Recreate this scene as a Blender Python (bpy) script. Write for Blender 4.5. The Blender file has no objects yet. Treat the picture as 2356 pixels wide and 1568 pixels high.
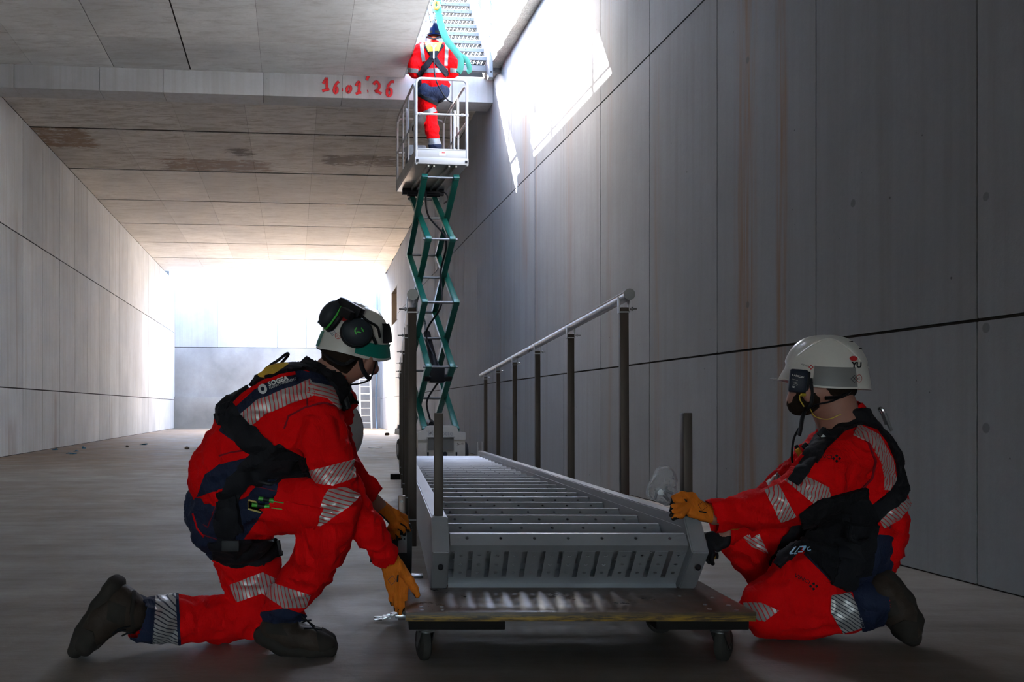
import bpy, bmesh, math, random
import numpy as np
from mathutils import Vector, Matrix
random.seed(3)
scene = bpy.context.scene
COL = scene.collection
PI = math.pi
R = math.radians

# ---------------------------------------------------------------- camera, world, sun, exposure
F, PX, PY, H = 2200.0, 888.0, 939.0, 0.808      # focal length and principal point in photo pixels, eye height in m
TH = math.atan(213 / 2200)                       # the tunnel axis is turned a little from the view axis
cam_d = bpy.data.cameras.new('camera'); cam = bpy.data.objects.new('camera', cam_d); COL.objects.link(cam)
cam.location = (0, 0, H); cam.rotation_euler = (PI / 2, 0, 0)
cam_d.sensor_width = 36; cam_d.lens = F / 2356 * 36
cam_d.shift_x = (1178 - PX) / 2356; cam_d.shift_y = (PY - 784) / 2356
cam_d.clip_start = 0.05; cam_d.clip_end = 300
scene.camera = cam

SUN_T = Vector((1.0, -1.15, -1.58)).normalized()           # travel direction in tunnel axes
SUN_W = Matrix.Rotation(TH, 3, 'Z') @ SUN_T
world = bpy.data.worlds.new('sky'); scene.world = world; world.use_nodes = True
wn = world.node_tree.nodes; wl = world.node_tree.links
bg = wn['Background']
sky = wn.new('ShaderNodeTexSky'); sky.sky_type = 'NISHITA'; sky.sun_disc = False
sky.sun_elevation = R(46); sky.sun_rotation = math.atan2(-SUN_W.x, -SUN_W.y)
sky.dust_density = 2.5; sky.air_density = 1.0
wl.new(sky.outputs[0], bg.inputs[0]); bg.inputs[1].default_value = 5.0
sun_d = bpy.data.lights.new('sun', 'SUN'); sun_o = bpy.data.objects.new('sun', sun_d); COL.objects.link(sun_o)
sun_d.energy = 185.0; sun_d.angle = R(0.55); sun_d.color = (1.0, 0.995, 0.99)
sun_o.rotation_euler = SUN_W.to_track_quat('-Z', 'Y').to_euler(); sun_o.location = (-20, 30, 20)
scene.view_settings.view_transform = 'Standard'; scene.view_settings.look = 'None'
scene.view_settings.gamma = 1; scene.view_settings.use_curve_mapping = False
scene.view_settings.exposure = 0.40
scene.cycles.max_bounces = 12; scene.cycles.diffuse_bounces = 8; scene.cycles.glossy_bounces = 4
scene.cycles.transparent_max_bounces = 12; scene.cycles.use_denoising = True
scene.cycles.caustics_reflective = False; scene.cycles.caustics_refractive = False
scene.cycles.sample_clamp_indirect = 20

def W(px, py, Y):
    return Vector(((px - PX) / F * Y, Y, H - (py - PY) / F * Y))

# ---------------------------------------------------------------- helpers
def col4(c): return (c[0], c[1], c[2], 1.0)
def srgb(r, g, b):
    f = lambda v: (v / 255 / 12.92) if v / 255 <= .04045 else ((v / 255 + .055) / 1.055) ** 2.4
    return (f(r), f(g), f(b))

class NT:
    """tiny node-building helper"""
    def __init__(s, name):
        s.m = bpy.data.materials.new(name); s.m.use_nodes = True
        s.n = s.m.node_tree.nodes; s.l = s.m.node_tree.links
        s.b = s.n['Principled BSDF']; s.out = s.n['Material Output']
    def put(s, inp, v):
        if isinstance(v, bpy.types.NodeSocket): s.l.new(v, inp)
        elif v is not None:
            if hasattr(inp.default_value, '__len__') and not hasattr(v, '__len__'):
                v = [v] * len(inp.default_value)
            elif hasattr(inp.default_value, '__len__') and len(inp.default_value) == 4 and len(v) == 3: v = col4(v)
            inp.default_value = v
    def pos(s): return s.n.new('ShaderNodeNewGeometry').outputs['Position']
    def objc(s): return s.n.new('ShaderNodeTexCoord').outputs['Object']
    def rnd(s): return s.n.new('ShaderNodeObjectInfo').outputs['Random']
    def mapping(s, v, sc=(1, 1, 1), rot=(0, 0, 0), loc=(0, 0, 0)):
        k = s.n.new('ShaderNodeMapping'); s.l.new(v, k.inputs[0])
        k.inputs['Scale'].default_value = sc; k.inputs['Rotation'].default_value = rot; k.inputs['Location'].default_value = loc
        return k.outputs[0]
    def noise(s, v, scale=5, detail=4, rough=.5, dist=0):
        k = s.n.new('ShaderNodeTexNoise'); s.l.new(v, k.inputs['Vector'])
        k.inputs['Scale'].default_value = scale; k.inputs['Detail'].default_value = detail
        k.inputs['Roughness'].default_value = rough; k.inputs['Distortion'].default_value = dist
        return k.outputs[0]
    def voro(s, v, scale=5):
        k = s.n.new('ShaderNodeTexVoronoi'); s.l.new(v, k.inputs['Vector']); k.inputs['Scale'].default_value = scale
        return k.outputs['Distance']
    def math(s, op, a, b=None, c=None, clamp=False):
        k = s.n.new('ShaderNodeMath'); k.operation = op; k.use_clamp = clamp
        s.put(k.inputs[0], a); s.put(k.inputs[1], b)
        if c is not None: s.put(k.inputs[2], c)
        return k.outputs[0]
    def dot(s, v, d):
        k = s.n.new('ShaderNodeVectorMath'); k.operation = 'DOT_PRODUCT'; s.l.new(v, k.inputs[0]); k.inputs[1].default_value = d
        return k.outputs['Value']
    def rng(s, v, a, b, c=0, d=1, smooth=False):
        k = s.n.new('ShaderNodeMapRange'); s.put(k.inputs[0], v)
        if smooth: k.interpolation_type = 'SMOOTHSTEP'
        for i, x in enumerate((a, b, c, d)): k.inputs[i + 1].default_value = x
        return k.outputs[0]
    def mix(s, f, a, b, mode='MIX'):
        k = s.n.new('ShaderNodeMix'); k.data_type = 'RGBA'; k.blend_type = mode
        s.put(k.inputs[0], f); s.put(k.inputs[6], a); s.put(k.inputs[7], b)
        return k.outputs[2]
    def bump(s, h, strength=.3, dist=.01):
        k = s.n.new('ShaderNodeBump'); s.put(k.inputs['Height'], h)
        k.inputs['Strength'].default_value = strength; k.inputs['Distance'].default_value = dist
        s.l.new(k.outputs[0], s.b.inputs['Normal']); return k
    def set(s, **kw):
        for k, v in kw.items(): s.put(s.b.inputs[k.replace('_', ' ')], v)
        return s.m

def plain(name, c, rough=.6, metal=0.0, var=.12, nscale=18, bump=0.0, bdist=.003, spec=None):
    t = NT(name); p = t.pos(); n = t.noise(p, nscale, 5)
    dark = tuple(x * (1 - var) for x in c); lite = tuple(min(1, x * (1 + var)) for x in c)
    t.set(Base_Color=t.mix(n, dark, lite), Metallic=metal)
    t.put(t.b.inputs['Roughness'], t.rng(n, .3, .7, rough * .9, min(1, rough * 1.1)))
    if spec is None and max(c) < .09: spec = .15
    if spec is not None: t.b.inputs['Specular IOR Level'].default_value = spec
    if bump: t.bump(t.noise(p, nscale * 4, 3), bump, bdist)
    return t.m

def fin(me, smooth=False):
    me.update()
    if smooth: me.polygons.foreach_set('use_smooth', [True] * len(me.polygons))
    return me

def bm_mesh(bm, name, smooth=False, recalc=True):
    if recalc: bmesh.ops.recalc_face_normals(bm, faces=bm.faces)
    me = bpy.data.meshes.new(name); bm.to_mesh(me); bm.free()
    if smooth == 'auto':
        me.polygons.foreach_set('use_smooth', [True] * len(me.polygons))
        me.set_sharp_from_angle(angle=R(35)); return me
    return fin(me, smooth)

def obj(name, me, m=None, parent=None, loc=None, rot=None, scale=None, local=False):
    """links one mesh object; a part's vertices are given in the axes the thing was modelled in"""
    if isinstance(me, bmesh.types.BMesh): me = bm_mesh(me, name, 'auto')
    o = bpy.data.objects.new(name, me); COL.objects.link(o)
    if m is not None and not me.materials:
        for x in (m if isinstance(m, (list, tuple)) else [m]): me.materials.append(x)
    if loc is not None: o.location = loc
    if rot is not None: o.rotation_euler = rot
    if scale is not None: o.scale = scale
    if parent is not None:
        o.parent = parent
        if not local and parent.get('_w'):
            o.matrix_parent_inverse = Matrix.Translation(parent.location).inverted()
    return o

def thing(name, label, cat, loc=(0, 0, 0), rotz=0, group=None, world_axes=False):
    o = bpy.data.objects.new(name, None); COL.objects.link(o); o.empty_display_size = .1
    o.location = loc; o.rotation_euler = (0, 0, rotz); o['label'] = label; o['category'] = cat
    if group: o['group'] = group
    if world_axes: o['_w'] = 1
    return o
def tag(o, label, cat, group=None):
    o['label'] = label; o['category'] = cat
    if group: o['group'] = group
    return o
def struct(o, label=None):
    o['kind'] = 'structure'
    if label: o['label'] = label
    return o

def box(bm, c, s, rot=None, bevel=0.0):
    """box centred at c, full sizes s"""
    M = Matrix.Translation(c)
    if rot is not None: M = M @ (rot.to_4x4() if hasattr(rot, 'to_4x4') else Matrix.Rotation(rot, 4, 'Z'))
    r = bmesh.ops.create_cube(bm, size=1, matrix=M @ Matrix.Diagonal((s[0], s[1], s[2], 1)))
    if bevel:
        es = list({e for v in r['verts'] for e in v.link_edges})
        bmesh.ops.bevel(bm, geom=es, offset=bevel, segments=2, affect='EDGES', profile=.5)
    return bm
def box2(bm, a, b, bevel=0.0):
    a, b = Vector(a), Vector(b)
    return box(bm, (a + b) / 2, [abs(x) for x in (b - a)], bevel=bevel)
def nb(): return bmesh.new()

def frame_of(d, up=Vector((0, 0, 1))):
    z = Vector(d).normalized()
    if abs(z.dot(up)) > .98: up = Vector((0, 1, 0))
    x = up.cross(z).normalized(); y = z.cross(x)
    return Matrix((x, y, z)).transposed()

def bar(bm, a, b, w, d, up=Vector((0, 0, 1)), bevel=0.0):
    """rectangular bar from a to b; w across, d along up"""
    a, b = Vector(a), Vector(b)
    M = frame_of(b - a, up)
    return box(bm, (a + b) / 2, (w, d, (b - a).length), M, bevel)

def cyl(bm, a, b, r, r2=None, seg=16, cap=True):
    a, b = Vector(a), Vector(b)
    M = Matrix.Translation((a + b) / 2) @ frame_of(b - a).to_4x4()
    bmesh.ops.create_cone(bm, cap_ends=cap, segments=seg, radius1=r, radius2=r if r2 is None else r2, depth=(b - a).length, matrix=M)
    return bm

def tube(bm, pts, r, seg=10, closed=False, flat=1.0, up=None):
    pts = [Vector(p) for p in pts]; n = len(pts); rings = []
    prev = None
    for i, p in enumerate(pts):
        if closed: d = pts[(i + 1) % n] - pts[i - 1]
        else: d = pts[min(i + 1, n - 1)] - pts[max(i - 1, 0)]
        d.normalize()
        if prev is None:
            u = Vector(up) if up else Vector((0, 0, 1))
            if abs(u.dot(d)) > .95: u = Vector((0, 1, 0))
            x = (u - d * u.dot(d)).normalized()
        else: x = (prev - d * prev.dot(d)).normalized()
        prev = x; y = d.cross(x)
        rr = r[i] if hasattr(r, '__len__') else r
        rings.append([bm.verts.new(p + x * math.cos(2 * PI * k / seg) * rr * flat + y * math.sin(2 * PI * k / seg) * rr) for k in range(seg)])
    for i in range(n if closed else n - 1):
        A, B = rings[i], rings[(i + 1) % n]
        for k in range(seg): bm.faces.new((A[k], A[(k + 1) % seg], B[(k + 1) % seg], B[k]))
    if not closed:
        bm.faces.new(rings[0][::-1]); bm.faces.new(rings[-1])
    return bm

def spline(pts, n=6):
    """Catmull-Rom through points"""
    P = [Vector(p) for p in pts]; P = [P[0] * 2 - P[1]] + P + [P[-1] * 2 - P[-2]]; out = []
    for i in range(1, len(P) - 2):
        for k in range(n):
            t = k / n; a, b, c, d = P[i - 1], P[i], P[i + 1], P[i + 2]
            out.append(.5 * ((2 * b) + (c - a) * t + (2 * a - 5 * b + 4 * c - d) * t * t + (3 * b - a - 3 * c + d) * t ** 3))
    out.append(P[-2]); return out

def prism(bm, poly, x0, x1, axis=0):
    """extrude a 2D polygon (the two other axes) along axis between x0 and x1"""
    def P(x, q):
        v = [q[0], q[1]]; v.insert(axis, x); return v
    A = [bm.verts.new(P(x0, q)) for q in poly]; B = [bm.verts.new(P(x1, q)) for q in poly]
    n = len(poly)
    bm.faces.new(A[::-1]); bm.faces.new(B)
    for i in range(n): bm.faces.new((A[i], A[(i + 1) % n], B[(i + 1) % n], B[i]))
    return bm
# ---------------------------------------------------------------- concrete and floor materials
TD = (-math.sin(TH), math.cos(TH), 0.0); UD = (math.cos(TH), math.sin(TH), 0.0)
def T(u, t, z): return Vector((u * UD[0] + t * TD[0], u * UD[1] + t * TD[1], z))

def concrete(name, base, streak=1.0, warm=(.52, .47, .40), rust=(), blot=1.0, mould=0.0, spots=(), patches=()):
    q = NT(name); p = q.pos()
    big = q.noise(q.mapping(p, (.55, .55, .55)), 1.2, 6, .6)
    st = q.noise(q.mapping(p, (5.5, 5.5, .22)), 1.6, 5, .6)
    fine = q.noise(p, 26, 6, .7)
    c = q.mix(q.rng(big, .32, .7), tuple(x * (1 - .22 * blot) for x in base), tuple(x * (1 + .12 * blot) for x in base))
    c = q.mix(q.rng(st, .45, .75, 0, .55 * streak), c, tuple(a * b * 1.25 for a, b in zip(warm, base)))
    c = q.mix(q.rng(st, .25, .42, .3 * streak, 0), c, tuple(x * .66 for x in base))
    c = q.mix(q.rng(fine, .3, .7, 0, .28), c, tuple(x * .75 for x in base), 'MIX')
    # air holes
    pore = q.math('LESS_THAN', q.voro(p, 9.0), q.rng(q.noise(p, 3.1, 2), .4, .75, .0, .075))
    c = q.mix(q.math('MULTIPLY', pore, .75), c, tuple(x * .22 for x in base))
    # every cast panel has a slightly different tone
    c = q.mix(1.0, c, q.rng(q.rnd(), 0, 1, .86, 1.06), 'MULTIPLY')
    t = q.dot(p, TD); sep = q.n.new('ShaderNodeSeparateXYZ'); q.l.new(p, sep.inputs[0]); z = sep.outputs[2]
    for (t0, w, z0, z1, a) in rust:
        wob = q.math('MULTIPLY_ADD', q.noise(q.mapping(p, (1, 1, .9)), 1.5, 3), .10, -.05)
        d = q.math('DIVIDE', q.math('ABSOLUTE', q.math('SUBTRACT', q.math('ADD', t, wob), t0)), w)
        k = q.math('MULTIPLY', q.rng(d, .15, 1, 1, 0, True), q.rng(q.noise(q.mapping(p, (14, 14, .5)), 2, 4), .35, .65, .1, 1))
        k = q.math('MULTIPLY', k, q.math('MULTIPLY', q.rng(z, z0, z0 + .3), q.rng(z, z1 - .3, z1, 1, 0)))
        c = q.mix(q.math('MULTIPLY', k, a), c, (.24, .125, .055))
    for (sx, sy, sz, sr) in spots:
        v = q.n.new('ShaderNodeVectorMath'); v.operation = 'DISTANCE'; q.l.new(p, v.inputs[0]); v.inputs[1].default_value = (sx, sy, sz)
        c = q.mix(q.rng(v.outputs['Value'], sr * .8, sr, .55, 0), c, tuple(x * .3 for x in base))
    if mould:
        m1 = q.noise(q.mapping(p, (.9, 2.6, 1), (0, 0, TH)), 2.2, 8, .72, .6)
        m2 = q.noise(q.mapping(p, (1.2, 5, 1), (0, 0, TH)), 1.3, 7, .75, 1.2)
        c = q.mix(q.math('MULTIPLY', q.rng(m1, .48, .7, 0, .75), mould), c, tuple(a * b for a, b in zip(base, (.50, .485, .45))))
        c = q.mix(q.math('MULTIPLY', q.rng(m2, .5, .62, 0, .5), mould), c, tuple(a * b for a, b in zip(base, (.40, .35, .29))))
    for (u0, u1, t0, t1, a, cc) in patches:
        u = q.dot(p, UD); nn = q.noise(q.mapping(p, (1.1, 3.2, 1), (0, 0, -TH)), 2.4, 9, .8, .8)
        k = q.math('MULTIPLY', q.math('MULTIPLY', q.rng(u, u0, u0 + .5, 0, 1, True), q.rng(u, u1 - .5, u1, 1, 0, True)), q.math('MULTIPLY', q.rng(t, t0, t0 + .25, 0, 1, True), q.rng(t, t1 - .35, t1, 1, 0, True)))
        c = q.mix(q.math('MULTIPLY', q.rng(q.math('ADD', nn, q.math('MULTIPLY', k, .22)), .63, .71), a), c, cc)
    q.set(Base_Color=c, Roughness=q.rng(big, .3, .7, .62, .85))
    q.b.inputs['Specular IOR Level'].default_value = .3
    q.bump(q.math('ADD', q.math('MULTIPLY', st, .6), q.math('SUBTRACT', fine, pore)), .25, .006)
    return q.m

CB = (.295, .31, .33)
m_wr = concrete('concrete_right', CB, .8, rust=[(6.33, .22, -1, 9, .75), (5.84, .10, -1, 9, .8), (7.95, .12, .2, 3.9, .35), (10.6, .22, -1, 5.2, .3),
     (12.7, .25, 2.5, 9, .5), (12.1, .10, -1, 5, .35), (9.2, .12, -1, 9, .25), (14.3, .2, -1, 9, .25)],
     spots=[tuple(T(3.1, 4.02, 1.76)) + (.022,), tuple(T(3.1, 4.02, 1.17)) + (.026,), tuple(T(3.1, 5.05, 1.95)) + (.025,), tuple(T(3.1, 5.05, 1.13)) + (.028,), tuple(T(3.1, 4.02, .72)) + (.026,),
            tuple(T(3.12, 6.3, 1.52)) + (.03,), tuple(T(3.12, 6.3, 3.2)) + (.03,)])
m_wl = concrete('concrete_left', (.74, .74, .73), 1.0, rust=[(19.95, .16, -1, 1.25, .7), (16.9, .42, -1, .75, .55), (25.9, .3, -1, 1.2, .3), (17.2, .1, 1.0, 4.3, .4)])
m_ceil = concrete('concrete_ceiling', (.77, .77, .755), .15, mould=.55)
m_ceil_wet = concrete('concrete_ceiling_stained', (.71, .70, .67), .1, mould=1.25, patches=[(-5.2, -3.5, 17.9, 19.6, .85, (.24, .15, .09)), (-3.1, -.2, 19.9, 21.4, .85, (.20, .13, .085)), (.3, 2.6, 19.3, 20.5, .9, (.09, .06, .04)), (-1.6, -.5, 19.0, 20.0, .9, (.06, .045, .035))])
m_beam = concrete('concrete_beam', (.52, .53, .54), 1.0, rust=[])
m_back = concrete('concrete_back', (.44, .45, .46), .7)
m_rough = concrete('concrete_rough_cast', (.36, .37, .375), .2, blot=1.6)
m_joint = plain('joint_dark', (.030, .026, .022), .9, var=.3)
m_ledge = plain('broken_slab_edge', (.36, .34, .31), .9, var=.35, nscale=9, bump=1, bdist=.03)

def floor_mat():
    q = NT('concrete_floor'); p = q.pos()
    a = q.noise(p, .55, 7, .62, .4); b = q.noise(p, 2.2, 8, .65); st = q.noise(q.mapping(p, (.35, 2.2, 1), (0, 0, .12)), 2.0, 7, .7)
    c = q.mix(q.rng(a, .36, .62), (.185, .148, .112), (.285, .262, .23))
    c = q.mix(q.rng(st, .42, .72, 0, .55), c, (.085, .065, .048))
    c = q.mix(q.rng(b, .60, .74, 0, .75), c, (.30, .285, .26))
    c = q.mix(q.rng(q.noise(p, 5, 9, .8), .62, .72, 0, .5), c, (.34, .325, .30))
    y = q.dot(p, TD)
    dust = q.math('MULTIPLY', q.rng(y, 11, 17, 0, 1), q.rng(q.noise(q.mapping(p, (.5, 1.2, 1)), .9, 6, .7), .38, .62))
    c = q.mix(q.math('MULTIPLY_ADD', dust, .55, q.rng(y, 11.5, 16, 0, .38)), c, (.27, .175, .10))
    speck = q.math('LESS_THAN', q.voro(p, 13), q.rng(q.noise(p, 1.7, 2), .45, .75, 0, .07))
    c = q.mix(q.math('MULTIPLY', speck, .6), c, (.07, .06, .05))
    q.set(Base_Color=c, Roughness=q.rng(b, .3, .7, .42, .72))
    q.b.inputs['Specular IOR Level'].default_value = .35
    q.bump(q.math('ADD', q.math('MULTIPLY', a, 1.2), q.math('ADD', st, q.math('MULTIPLY', q.noise(p, 30, 5, .7), .35))), .4, .012)
    return q.m
m_floor = floor_mat()

# ---------------------------------------------------------------- the room
_um = {}
def unit(m):
    if m.name not in _um:
        bm = nb(); bmesh.ops.create_cube(bm, size=1)
        es = [e for e in bm.edges]; bmesh.ops.bevel(bm, geom=es, offset=.004, segments=1, affect='EDGES')
        me = bm_mesh(bm, 'panel'); me.materials.append(m); _um[m.name] = me
    return _um[m.name]
def slab(name, m, parent, c, s, rz=TH, local_c=True):
    """one cuboid piece, centre given in tunnel axes (u,t,z)"""
    o = bpy.data.objects.new(name, unit(m)); COL.objects.link(o); o.parent = parent
    o.location = T(*c) if local_c else c; o.scale = s; o.rotation_euler = (0, 0, rz)
    return o
def shell(name, m, boxes, label=None):
    bm = nb()
    for a, b in boxes: box2(bm, a, b)
    bmesh.ops.transform(bm, matrix=Matrix.Rotation(TH, 4, 'Z'), verts=bm.verts)
    o = obj(name, bm, m); struct(o, label); return o

TN, TE, TP = -9.0, 36.5, 39.5          # near end, end of the roof, back wall of the pit
ZC = 5.96; ZB = 5.61; UL = -4.80
def ur(t): return float(np.interp(t, [-9, 4, 15, 20, 27, 37, 41], [3.06, 3.10, 3.13, 3.19, 3.30, 3.53, 3.6]))
G = .015
floor = shell('floor', m_joint, [((UL - .6, TN, -.4), (4.4, 41, -.02))])
for t0, t1 in ((TN, 1.2), (1.2, 11.55), (11.55, 17.6), (17.6, 25.5), (25.5, 41)):
    for u0, u1 in ((UL - .5, 4.3),):
        slab('slab', m_floor, floor, ((u0 + u1) / 2, (t0 + t1) / 2, -.05), (u1 - u0, t1 - t0 - .008, .1))
wl_ = shell('wall_left', m_joint, [((UL - .45, TN, -.1), (UL - .012, TP + .3, 6.6))])
ts = [4.08 + 1.35 * k for k in range(-10, 27)]
ts = [TN] + [t for t in ts if TN + .2 < t < TP - .2] + [TP]
for i in range(len(ts) - 1):
    for z0, z1 in ((0, 1.16), (1.16, 3.87), (3.87, 6.58)):
        if z0 > 3 and ts[i] < TE: z1 = min(z1, ZC)
        pair = .026 if i % 2 == 0 else .012
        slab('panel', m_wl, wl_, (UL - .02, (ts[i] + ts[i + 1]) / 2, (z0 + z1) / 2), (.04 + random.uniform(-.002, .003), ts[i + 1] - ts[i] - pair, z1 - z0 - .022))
NI = (31.4, 33.6, 3.72, 4.86)          # a recess high in the right wall
bk = []
for a, b in ((TN, 4), (4, 15), (15, 20), (20, 27), (27, NI[0]), (NI[1], TP + .3)):
    bk.append((a, b, -.1, 6.3))
bk += [(NI[0], NI[1], -.1, NI[2]), (NI[0], NI[1], NI[3], 6.3)]
bm = nb()
for a, b, z0, z1 in bk:
    vs = [T(ur(a) + .012, a, z0), T(ur(b) + .012, b, z0), T(ur(b) + .6, b, z0), T(ur(a) + .6, a, z0)]
    A = [bm.verts.new(v) for v in vs]; B = [bm.verts.new((v.x, v.y, z1)) for v in vs]
    bm.faces.new(A[::-1]); bm.faces.new(B)
    for k in range(4): bm.faces.new((A[k], A[(k + 1) % 4], B[(k + 1) % 4], B[k]))
wr_ = obj('wall_right', bm, m_joint); struct(wr_)
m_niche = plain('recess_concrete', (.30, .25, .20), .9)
slab('recess_back', m_niche, wr_, (ur(32.5) + .62, 32.5, 4.3), (.06, 2.3, 1.3))
slab('recess_reveal', m_niche, wr_, (ur(33.6) + .3, 33.58, 4.3), (.6, .05, 1.16))
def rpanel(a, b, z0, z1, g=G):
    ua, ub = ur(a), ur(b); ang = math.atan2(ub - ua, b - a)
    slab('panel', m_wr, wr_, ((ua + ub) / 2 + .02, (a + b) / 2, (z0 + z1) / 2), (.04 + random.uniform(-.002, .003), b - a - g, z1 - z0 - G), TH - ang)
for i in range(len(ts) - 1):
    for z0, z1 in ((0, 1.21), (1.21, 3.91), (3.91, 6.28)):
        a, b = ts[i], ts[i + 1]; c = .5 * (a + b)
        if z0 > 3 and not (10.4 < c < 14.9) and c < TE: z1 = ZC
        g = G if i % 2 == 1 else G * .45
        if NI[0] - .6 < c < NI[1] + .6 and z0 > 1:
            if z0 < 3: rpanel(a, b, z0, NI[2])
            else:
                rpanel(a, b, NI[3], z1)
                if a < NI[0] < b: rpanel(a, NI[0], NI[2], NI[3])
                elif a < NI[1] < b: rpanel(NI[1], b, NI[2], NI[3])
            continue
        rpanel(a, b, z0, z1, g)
OT0, OT1, OU0, OU1, ST = 10.5, 14.8, 1.71, 2.93, .35      # the opening in the roof
ceil = shell('ceiling', m_joint, [((UL - .3, TN, ZC + .012), (OU0 - .004, OT1, ZC + ST)), ((OU0 - .004, TN, ZC + .012), (3.7, OT0, ZC + ST)),
        ((UL - .3, 15.25, ZC + .012), (4.1, TE, ZC + ST))])
slab('opening_edge', m_beam, ceil, (OU0 + .004, (OT0 + OT1) / 2, ZC + ST / 2), (.02, OT1 - OT0, ST))
# the narrow broken ledge left along the right wall
bm = nb(); N = 46
for k in range(N + 1):
    t = OT0 + (OT1 - OT0) * k / N; j = random.uniform(-.018, .018); j2 = random.uniform(-.03, .02)
    for (u, z) in ((OU1 + j, ZC + ST), (OU1 + j * .7, ZC + .16 + j2), (OU1 + .03 + j, ZC + .02 + j2 * .3), (3.2, ZC + j2 * .2), (3.2, ZC + ST)): bm.verts.new(T(u, t, z))
bm.verts.ensure_lookup_table()
for k in range(N):
    for q in range(5):
        a = k * 5 + q; b = k * 5 + (q + 1) % 5
        bm.faces.new([bm.verts[x] for x in (a, b, b + 5, a + 5)])
obj('ledge', bm, m_ledge, ceil)
us = [UL, -3.27, -2.05, -.83, .40, 1.63, 2.85]
ct = [15.25] + [18.06 + 3.04 * k for k in range(7)]; ct[-1] = TE
for i in range(len(ct) - 1):
    for j in range(7):
        u0 = us[j]; u1 = us[j + 1] if j < 6 else ur(.5 * (ct[i] + ct[i + 1])) + .01
        if u1 - u0 < .05: continue
        slab('panel', m_ceil_wet if i < 2 else m_ceil, ceil, ((u0 + u1) / 2, (ct[i] + ct[i + 1]) / 2, ZC + .01), (u1 - u0 - .004, ct[i + 1] - ct[i] - (.10 if i < 2 else .07), .02))
nu = [UL, -3.9, -2.70, -1.55, -.48, .77, OU0]
nt = [TN, -4, -.8, 2.2, 5.2, 8.0, OT0, 13.55, OT1]
for i in range(len(nt) - 1):
    for j in range(len(nu) - 1):
        g = .03 if j == 2 else .004; off = .013 if j == 2 else 0
        g2 = .02 if j == 3 else 0
        slab('panel', m_ceil, ceil, ((nu[j] + nu[j + 1]) / 2 - off * .5, (nt[i] + nt[i + 1]) / 2, ZC + .01), (nu[j + 1] - nu[j] - g, nt[i + 1] - nt[i] - (.005 if nt[i + 1] != OT1 else .012), .02))
    if nt[i + 1] <= OT0 + .01:
        slab('panel', m_ceil, ceil, ((OU0 + 3.15) / 2, (nt[i] + nt[i + 1]) / 2, ZC + .01), (3.15 - OU0 - .005, nt[i + 1] - nt[i] - .006, .02))
beam = shell('trim_1', m_joint, [((UL, 14.83, ZB + .02), (3.2, 15.24, ZC + .05))], 'concrete downstand beam across the ceiling carrying the sprayed date')
def u_on(px, t):                        # where a photo column meets the plane t
    a = (px - PX) / F
    Y = t / (math.cos(TH) - math.sin(TH) * a); return a * Y * math.cos(TH) + Y * math.sin(TH)
bu = [UL] + [u_on(x, 14.8) for x in (32, 228, 375, 605, 787, 1040)] + [3.13]
for a, b in zip(bu[:-1], bu[1:]):
    slab('beam_section', m_beam, beam, ((a + b) / 2, 15.025, (ZB + ZC + .045) / 2), (b - a - .008, .45, ZC + .045 - ZB))
# the open pit behind the roof
back = shell('wall_back', m_joint, [((UL - .4, TP + .012, -.1), (4.2, TP + .4, 6.6))])
bq = [UL] + [u_on(x, TP) for x in (500, 638, 705, 830)] + [3.6]
for a, b in zip(bq[:-1], bq[1:]):
    for z0, z1 in ((3.3, 6.58),): slab('panel', m_back, back, ((a + b) / 2, TP + .02, (z0 + z1) / 2), (b - a - .012, .05, z1 - z0 - .012))
slab('lower_wall', m_rough, back, ((UL + 3.6) / 2, TP - .0, 2.28), (3.6 - UL, .12, 2.0))
slab('footing', m_rough, back, ((UL + 3.6) / 2, TP - .10, .63), (3.6 - UL, .32, 1.3))
# end wall behind the camera with an opening added for fill light; ground outside
DW = (-3.2, -1.0, 2.6)
near = shell('wall_near', m_wl, [((UL - .3, TN - .3, -.1), (DW[0], TN, ZC + .3)), ((DW[1], TN - .3, -.1), (3.4, TN, ZC + .3)), ((DW[0], TN - .3, DW[2]), (DW[1], TN, ZC + .3))])
ground = shell('ground', plain('site_earth', (.20, .17, .14), .95, var=.3, nscale=2), [((-40, TN - 40, -.5), (40, TN - .02, -.06))])

# sprayed date on the beam
def spray(name, strokes, c, w):
    q = NT(name); uv = q.n.new('ShaderNodeUVMap'); sp = q.n.new('ShaderNodeSeparateXYZ'); q.l.new(uv.outputs[0], sp.inputs[0])
    e = q.math('ABSOLUTE', q.math('MULTIPLY_ADD', sp.outputs[0], 2, -1))
    e = q.math('ADD', e, q.rng(q.noise(q.pos(), 60, 4), .3, .7, -.12, .12))
    q.set(Base_Color=c, Roughness=.6, Alpha=q.rng(e, .35, 1.0, .95, 0, True)); 
    bm = nb(); uvl = bm.loops.layers.uv.new('uv'); yoff = 0
    for s in strokes:
        pts = spline([Vector((x, y, 0)) for x, y in s], 5); prev = None; yoff += .0007
        for i, p in enumerate(pts):
            d = (pts[min(i + 1, len(pts) - 1)] - pts[max(i - 1, 0)]).normalized(); nrm = Vector((-d.y, d.x, 0))
            cur = [bm.verts.new(W2(p + nrm * w * sgn, yoff)) for sgn in (-1, 1)]
            if prev:
                f = bm.faces.new((prev[0], prev[1], cur[1], cur[0]))
                for l, u in zip(f.loops, ((0, 0), (1, 0), (1, 1), (0, 1))): l[uvl].uv = u
            prev = cur
    return bm, q.m
def W2(p, off):                          # photo point carried onto the front of the beam
    u = u_on(p.x, 14.795); w = T(u, 14.795 - off, 0); return Vector((w.x, w.y, H + (PY - p.y) / F * w.y))
S = lambda *a: [(720 + x / 9.817, 160 + y / 9.817) for x, y in a]
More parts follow.
